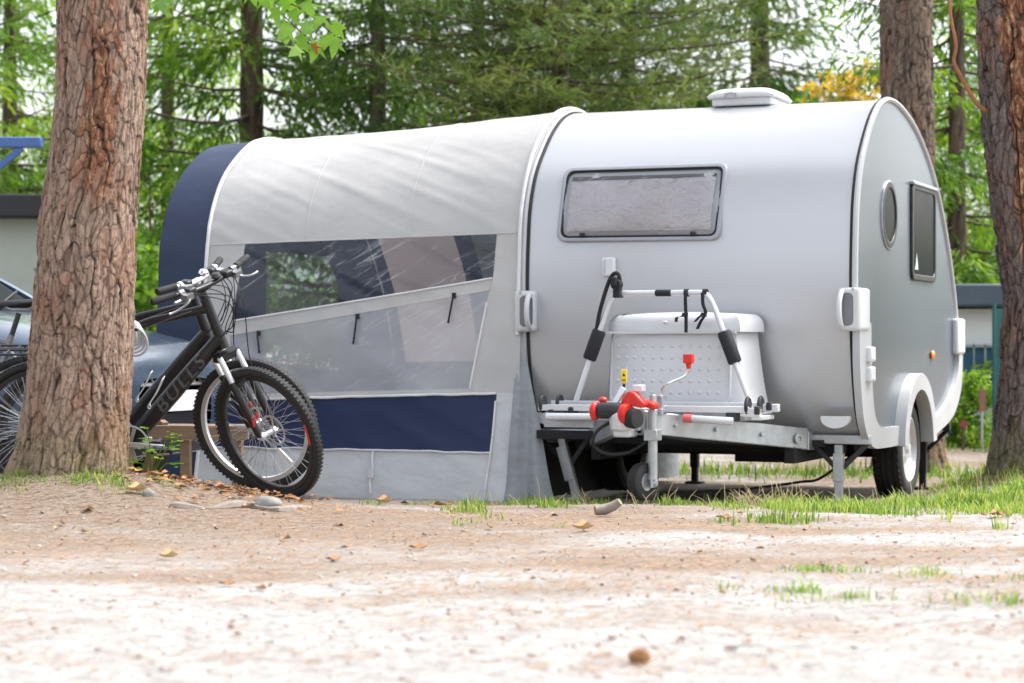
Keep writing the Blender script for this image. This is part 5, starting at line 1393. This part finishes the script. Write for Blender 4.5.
def patch_pts(n, pxr, pyr_depth, dens, seed):
    r = random.Random(seed); X = []; Y_ = []
    for i in range(n):
        y = r.uniform(*pyr_depth); px = r.uniform(*pxr); x = (px - 512) / F * y
        if r.random() < dens(px, y, x): X.append(x); Y_.append(y)
    return np.array(X), np.array(Y_)
def dens_strip(px, y, x):
    c = noise.noise(V((x * 2.3, y * 1.6, 2.))) * .9 + noise.noise(V((x * 7, y * 5, 5.))) * .6
    m_ = sstep(440, 560, px) * .34 + sstep(700, 860, px) * .22
    yc = 12.0 - 1.0 * sstep(620, 820, px); wd = .75 + .55 * sstep(650, 850, px)
    wh = math.exp(-((px - 897) / 36) ** 2) * sstep(11.9, 12.6, y)
    return max(0, m_ * math.exp(-((y - yc) / wd) ** 2) * 1.5 + c * 1.15 - .42) * (1 - .95 * wh)
x, y = patch_pts(80000, (440, 1060), (9.2, 13.6), dens_strip, 3)
blades('grass', x, y, .015, .085, .0030, 'grass', 'fresh green grass strip growing in front of the caravan', .9, 4)
def dens_tuft(cs):
    def f(px, y, x):
        s = 0
        for cx, cy, wx_, wy in cs: s = max(s, math.exp(-((px - cx) / wx_) ** 2 - ((y - cy) / wy) ** 2))
        return s * s * (.6 + .8 * noise.noise(V((x * 9, y * 9, 1.))))
    return f
X1, Y1 = patch_pts(26000, (720, 1060), (6.4, 9.0), dens_tuft([(925, 7.35, 32, .16), (1010, 7.25, 40, .14), (820, 7.55, 45, .12), (985, 6.6, 50, .12), (830, 6.75, 60, .12), (700, 7.0, 40, .1), (790, 6.9, 40, .1)]), 5)
X2, Y2 = patch_pts(9000, (330, 560), (10.8, 13.0), dens_tuft([(372, 12.4, 14, .25), (484, 12.3, 16, .3), (440, 12.5, 40, .12), (520, 12.2, 25, .3)]), 6)
X3, Y3 = patch_pts(12000, (-30, 180), (9.6, 10.6), dens_tuft([(15, 10.0, 30, .25), (112, 9.95, 22, .2), (60, 9.95, 60, .12), (160, 10.2, 15, .2)]), 7)
blades('grass_tufts', np.concatenate([X1, X2, X3]), np.concatenate([Y1, Y2, Y3]), .012, .055, .0026, 'grass', 'short sparse grass tufts scattered over the sandy ground', 1.1, 8)
def dens_far(px, y, x):
    s = 0
    for yc, wd in ((17.3, .5), (21.6, .9), (27.5, 1.6)): s = max(s, math.exp(-((y - yc + .15 * x) / wd) ** 2))
    return s * .9
x, y = patch_pts(30000, (600, 1080), (15.5, 30), dens_far, 9); blades('far_grass', x, y, .05, .14, .006, 'grass', 'green grass verges along the sandy track behind the caravan', .7, 10)
def dens_bank(px, y, x): return .55 * sstep(925, 965, px) * max(0, .5 + noise.noise(V((x * 3, y * 3, 6.))))
x, y = patch_pts(30000, (920, 1070), (11.0, 15.5), dens_bank, 12); blades('bank_grass', x, y, .03, .10, .0035, 'grass', 'rough grass on the bank round the dark pine', .9, 13)
# tall dry stalks
k = MB(); r = random.Random(3)
for i in range(150):
    px = r.choice([r.uniform(740, 800), r.uniform(470, 1000)]); Y = r.uniform(11.5, 12.4); x0 = (px - 512) / F * Y; z0 = zg(x0, Y); h = r.uniform(.04, .10) if i > 24 else r.uniform(.08, .2); dx = r.uniform(-.08, .08)
    k.tube([(x0, Y, z0), (x0 + dx * .4, Y, z0 + h * .6), (x0 + dx, Y + .02, z0 + h)], [.0018, .0015, .0008], 4)
tag(k.build('dry_grass_stalks', pm('straw', (.42, .34, .18), .7), fix=False), 'pale dry grass stalks sticking out of the green strip', 'grass', kind='stuff')
# pine needles and crumbs on the sand
rs = np.random.default_rng(15); n = 32000
yy = 4.6 + 8.4 * rs.uniform(0, 1, n) ** 1.1; pxx = rs.uniform(-60, 1084, n); xx = (pxx - 512) / F * yy
keep = np.array([(needle_w(a, b_) * .9 + .55 * noise.noise(V((a * 1.6, b_ * 3.2, 4.))) + .12) > rs.uniform(0, .9) for a, b_ in zip(xx, yy)])
xx, yy = xx[keep], yy[keep]; n = len(xx); zz = ground_z(xx, yy) + .004
a = rs.uniform(0, PI, n) * .6 - .3 * PI + rs.integers(0, 2, n) * .4; L = rs.uniform(.012, .038, n); w_ = rs.uniform(.001, .0028, n)
d = np.stack([np.cos(a) * L, np.sin(a) * L, rs.uniform(-.002, .006, n)], 1); s = np.stack([-np.sin(a) * w_, np.cos(a) * w_, 0 * w_ + .0004], 1); c = np.stack([xx, yy, zz], 1)
o = quads_obj('pine_needle_litter', np.stack([c - d - s, c + d - s, c + d + s, c - d + s], 1), 'drygrass'); tag(o, 'fallen brown pine needles strewn over the pale sand', 'pine needles', kind='stuff')
rs = np.random.default_rng(25); n = 3200
yy = 4.6 + 8.0 * rs.uniform(0, 1, n) ** 1.15; pxx = rs.uniform(-60, 1084, n); xx = (pxx - 512) / F * yy
keep = np.array([(needle_w(a, b_) + .6 * noise.noise(V((a * 1.9, b_ * 3., 14.))) + .1) > rs.uniform(0, 1.1) for a, b_ in zip(xx, yy)]); xx, yy = xx[keep], yy[keep]; n = len(xx)
c = np.stack([xx, yy, ground_z(xx, yy) + .005], 1); a = rs.uniform(0, PI, n); L = rs.uniform(.003, .011, n); W_ = L * rs.uniform(.3, .7, n)
d = np.stack([np.cos(a) * L, np.sin(a) * L, rs.uniform(-.003, .006, n)], 1); s = np.stack([-np.sin(a) * W_, np.cos(a) * W_, rs.uniform(-.002, .006, n)], 1)
o = quads_obj('bark_crumbs', np.stack([c - d, c - s, c + d, c + s], 1), pm('bark_crumb', (.21, .125, .075), .85, 0, .5, 45)); tag(o, 'dark crumbs of bark and cone scales scattered over the sand', 'bark litter', kind='stuff')
# pebbles
k = MB(); r = random.Random(8)
for i in range(2200):
    Y = 4.7 + 7.5 * r.random(); x0 = (r.uniform(-40, 1064) - 512) / F * Y; s = r.choice([.0025, .003, .004, .005, .008]) * r.uniform(.7, 1.4)
    k.ball((x0, Y, zg(x0, Y) + s * .25), (s * r.uniform(.8, 1.5), s, s * .6), 6, 4, M.Rotation(r.uniform(0, 3), 3, 'Z'))
o = k.build('gravel', pm('pebble', (.34, .29, .26), .85, 0, .35, 25), fix=False); tag(o, 'small pale pebbles scattered over the sandy ground', 'gravel', kind='stuff')
# leaf heap by the bicycles
MT['leaf_brown'] = pm('leaf_brown', (.30, .15, .06), .75, 0, .35, 14); MT['leaf_tan'] = pm('leaf_tan', (.50, .32, .16), .7, 0, .3, 14); MT['leaf_dark'] = pm('leaf_dark', (.12, .06, .035), .8, 0, .3, 14)
def leaf_mesh(seed):
    r = random.Random(seed); k = MB(); c1, c2 = r.uniform(.15, .55), r.uniform(-.5, .5)
    def fn(u, v):
        x = (u - .5) * 2; y = (v - .5) * 2; wd = (1 - x * x) ** .6 * (.52 + .08 * math.sin(9 * u + seed)); yy = y * wd
        return V((x, yy, .12 + c1 * yy * yy * 2 + c2 * .3 * x * x + .16 * math.sin(3 * x + seed) * yy + .06 * noise.noise(V((x * 3, yy * 3, seed)))))
    k.grid(fn, 10, 8); return k
r = random.Random(18); k = MB()
for i in range(420):
    Y = r.gauss(10.45, .32); px = r.gauss(190, 70)
    if px < 118 or px > 345 or Y < 9.7: continue
    x0 = (px - 512) / F * Y; s = r.uniform(.011, .028); m0 = len(k.v); lm = leaf_mesh(i)
    T = M.Translation((x0, Y, zg(x0, Y) + .004 + r.random() * .03)) @ M.Rotation(r.uniform(0, 6.3), 4, 'Z') @ M.Rotation(r.uniform(-.6, .6), 4, 'X') @ M.Scale(s, 4)
    k.add([T @ p for p in lm.v], lm.f)
o = k.build('leaf_litter', 'leaf_brown', fix=False, ang=180); tag(o, 'drift of dry brown leaves under the bicycle wheels', 'leaves', kind='stuff')
# separate leaves lying on the sand
kinds = [(leaf_mesh(s), m_) for s, m_ in ((1, 'leaf_brown'), (2, 'leaf_tan'), (3, 'leaf_dark'), (5, 'leaf_brown'))]
pro = []
def fallen(px, py, size, ki, label=None, cat='leaf', rz=0):
    # ground depth for this pixel
    Y = 11.
    for it in range(30):
        x0 = (px - 512) / F * Y; Y = Y * .5 + .5 * (EYE - zg(x0, Y)) * F / max(20, (py - HY))
    x0 = (px - 512) / F * Y; mb, m_ = kinds[ki]
    if len(pro) <= ki: pass
    if ki not in LP:
        o = MB(); o.v = [p.copy() for p in mb.v]; o.f = list(mb.f); LP[ki] = o.build('fallen_leaf', m_, fix=False, ang=180); o = LP[ki]
    else:
        o = LP[ki].copy(); COL.objects.link(o)
    s = size / F * Y / 2; o.location = (x0, Y, zg(x0, Y) + .002); o.scale = (s, s, s * 2.); o.rotation_euler = (0, 0, rz)
    if label: tag(o, label, cat); o.pop('group', None) if 'group' in o else None
    else: tag(o, ['curled brown fallen leaf lying on the pale sand', 'light tan fallen leaf lying on the pale sand', 'dark shrivelled fallen leaf lying on the pale sand', 'curled brown fallen leaf lying on the pale sand'][ki], cat, 'fallen leaves on the sand')
    return o
LP = {}
r = random.Random(9)
fallen(333, 562, 17, 0, 'bright orange brown leaf alone on the sand below the bicycles', rz=.4)
fallen(227, 587, 18, 0, 'rust brown leaf on the sand below the near bicycle wheel', rz=.1)
fallen(286, 541, 14, 3, rz=1.); fallen(302, 543, 9, 0, rz=2.); fallen(168, 560, 20, 1, rz=.3); fallen(344, 549, 9, 2); fallen(338, 528, 13, 2, rz=.5)
fallen(384, 505, 19, 1, 'cream coloured leaf at the foot of the awning skirt', rz=.2); fallen(418, 551, 20, 0, rz=.1); fallen(442, 508, 20, 0, rz=3.); fallen(725, 521, 20, 0, rz=.2)
fallen(583, 532, 22, 1, rz=.1); fallen(565, 573, 8, 2, rz=1.); fallen(527, 572, 9, 2, rz=.4); fallen(760, 550, 10, 2); fallen(731, 652, 16, 2, rz=.2); fallen(680, 642, 14, 3, rz=.8); fallen(612, 641, 12, 2)
fallen(953, 494, 28, 2, 'large dark dry leaf on the bank beside the caravan wheel', rz=.3); fallen(997, 518, 24, 0, 'large curled brown leaf below the dark pine', rz=.9); fallen(937, 467, 26, 1, 'large tan leaf on the bank behind the caravan wheel', rz=1.2)
fallen(276, 497, 18, 1, rz=.2); fallen(245, 492, 20, 1, rz=.5); fallen(66, 465, 14, 1, 'tan leaf caught at the foot of the thick pine', rz=.2); fallen(136, 492, 22, 1, rz=.3)
for i in range(90):
    fallen(r.uniform(5, 1015), 500 + 180 * r.random() ** 1.4, r.uniform(5, 13), r.choice([0, 2, 3, 0, 1]), rz=r.uniform(0, 6))
# pine cone, stick, stones, root
def gp(px, py):
    Y = 11.
    for it in range(30):
        x0 = (px - 512) / F * Y; Y = Y * .5 + .5 * (EYE - zg(x0, Y)) * F / max(20, (py - HY))
    x0 = (px - 512) / F * Y; return V((x0, Y, zg(x0, Y)))
q = gp(640, 664); co_ = empty('pine_cone', q, .3, 'brown pine cone lying alone on the pale sand near the camera', 'pine cone'); k = MB()
for i in range(46):
    t = i / 46; a = i * 2.399; r_ = .017 * math.sin(PI * (.12 + .8 * t)) ; c = V((-.024 + .048 * t, math.cos(a) * r_, .018 + math.sin(a) * r_)); k.ball(c, (.006, .006, .006), 6, 4)
k.ball((0, 0, .018), (.024, .013, .013)); k.build('scales', 'leaf_brown', co_, fix=False)
q = gp(607, 517); k = MB(); k.tube([(-.055, 0, .03), (-.01, .01, .034), (.03, .0, .05), (.06, -.01, .072)], [.022, .026, .022, .018], 10)
o = k.build('cut_branch', pm('grey_wood', (.26, .22, .18), .8, 0, .25, 20, .3, 30)); o.location = q; tag(o, 'short cut grey branch stub lying at the grass edge', 'branch')
def stone(px, py, w_, h_, lab, mat, seed):
    q = gp(px, py); k = MB(); k.ball((0, 0, 0), 1, 18, 12); sx = w_ / F * q.y / 2; sz = h_ / F * q.y
    for i, p in enumerate(k.v):
        nn = 1 + .28 * noise.noise(p * 1.3 + V((seed, 0, 0))) + .1 * noise.noise(p * 4); k.v[i] = V((p.x * sx * nn, p.y * sx * .8 * nn, p.z * sz * .8 * nn + sz * .2))
    o = k.build('stone', mat, ang=180); o.location = q; tag(o, lab, 'stone')
MT['stone'] = pm('stone_grey', (.22, .21, .20), .85, 0, .2, 18, .5, 40); MT['stone_tan'] = pm('stone_tan', (.47, .33, .2), .85, 0, .2, 18, .4, 40)
stone(248, 496, 24, 8, 'tan stone wedged by the front wheel of the near bicycle', 'stone_tan', 1)
stone(266, 506, 30, 11, 'grey angular stone in front of the bicycle wheels', 'stone', 2)
stone(311, 499, 20, 8, 'pale stone just beside the near bicycle tyre', 'stone', 3)
stone(148, 496, 12, 7, 'small pale stone in the leaf drift by the pine', 'stone', 4)
k = MB(); rp = [gp(170, 506), gp(205, 509), gp(245, 507), gp(285, 511), gp(330, 506)]
k.tube([p + V((0, 0, .006 - .02 * abs(i / 20 - .5))) for i, p in enumerate(crom(rp, 5))], [.018 + .01 * math.sin(i * .9) for i in range(21)], 8)
o = k.build('exposed_root', pm('root_grey', (.22, .185, .16), .85, 0, .25, 18, .5, 40)); tag(o, 'weathered grey root surfacing below the bicycle wheels', 'root')
# leafy weed at the pine foot
q = P(152, 470, 10.45); q.z = zg(q.x, q.y); wd = empty('weed_plant', q, 0, 'leafy green weed sprouting between the pine foot and bicycle pedals', 'weed'); k = MB(); lf = MB(); r = random.Random(2)
for i in range(9):
    e = V((r.uniform(-.10, .14), r.uniform(-.1, .05), r.uniform(.06, .24))); k.tube([(0, 0, 0), e * .5 + V((0, 0, .03)), e], .0022, 5)
    for j in range(5):
        c = e * r.uniform(.7, 1.05) + V((r.uniform(-.03, .03), r.uniform(-.03, .03), r.uniform(-.02, .02))); s = r.uniform(.013, .024)
        T = M.Translation(c) @ M.Rotation(r.uniform(0, 6), 4, 'Z') @ M.Rotation(r.uniform(-.7, .5), 4, 'X') @ M.Scale(s, 4); lm = leaf_mesh(i * 7 + j); lf.add([T @ p for p in lm.v], lm.f)
k.build('stems', 'grass', wd); lf.build('leaves', 'maple', wd, fix=False, ang=180)

# ------------------------------------------------------------------ light, sky, camera
w_ = bpy.data.worlds.new('World'); scene.world = w_; w_.use_nodes = True; nt = w_.node_tree; bg = nt.nodes['Background']
SUN_EL, SUN_AZ = R(60), R(70)   # azimuth measured from +Y clockwise
sky = nt.nodes.new('ShaderNodeTexSky'); sky.sky_type = 'NISHITA'; sky.sun_disc = False; sky.sun_elevation = SUN_EL; sky.sun_rotation = SUN_AZ; sky.dust_density = 4.; sky.air_density = 1.; sky.ozone_density = 1.
hs = nt.nodes.new('ShaderNodeHueSaturation'); hs.inputs['Saturation'].default_value = .30
nt.links.new(sky.outputs[0], hs.inputs['Color']); nt.links.new(hs.outputs[0], bg.inputs['Color']); bg.inputs['Strength'].default_value = .15
sl = bpy.data.lights.new('sun', 'SUN'); sl.energy = 1.5; sl.angle = R(25); sl.color = (1, .96, .9)
so = bpy.data.objects.new('sun', sl); COL.objects.link(so)
sd = V((math.sin(SUN_AZ) * math.cos(SUN_EL), math.cos(SUN_AZ) * math.cos(SUN_EL), math.sin(SUN_EL)))
so.rotation_euler = (-sd).to_track_quat('-Z', 'Y').to_euler()
cam = bpy.data.cameras.new('camera'); co_ = bpy.data.objects.new('camera', cam); COL.objects.link(co_); scene.camera = co_
cam.sensor_width = 36; cam.lens = F / 1024 * 36; cam.clip_end = 1500; cam.clip_start = .1
cam.shift_y = (HY - 341.5) / 1024
co_.location = (0, 0, EYE); co_.rotation_euler = (R(90), 0, 0)
cam.dof.use_dof = True; cam.dof.focus_distance = 11.3; cam.dof.aperture_fstop = 2.9
vs_ = scene.view_settings; vs_.view_transform = 'Standard'; vs_.look = 'None'; vs_.gamma = 1; vs_.exposure = 1.62
scene.display_settings.display_device = 'sRGB'
cy = scene.cycles; cy.use_denoising = True; cy.max_bounces = 8; cy.transparent_max_bounces = 12; cy.diffuse_bounces = 3; cy.glossy_bounces = 3; cy.transmission_bounces = 4

for o in list(scene.objects):
    if o.type == 'MESH' and o.parent and o.name.split('.')[0] in ('lower_band', 'support_tube', 'wheel_holder', 'friction_cap', 'release_handle', 'rim_sticker', 'window_catch', 'toggle_cord', 'rim_hole', 'screw', 'bolt'):
        split_islands(o)
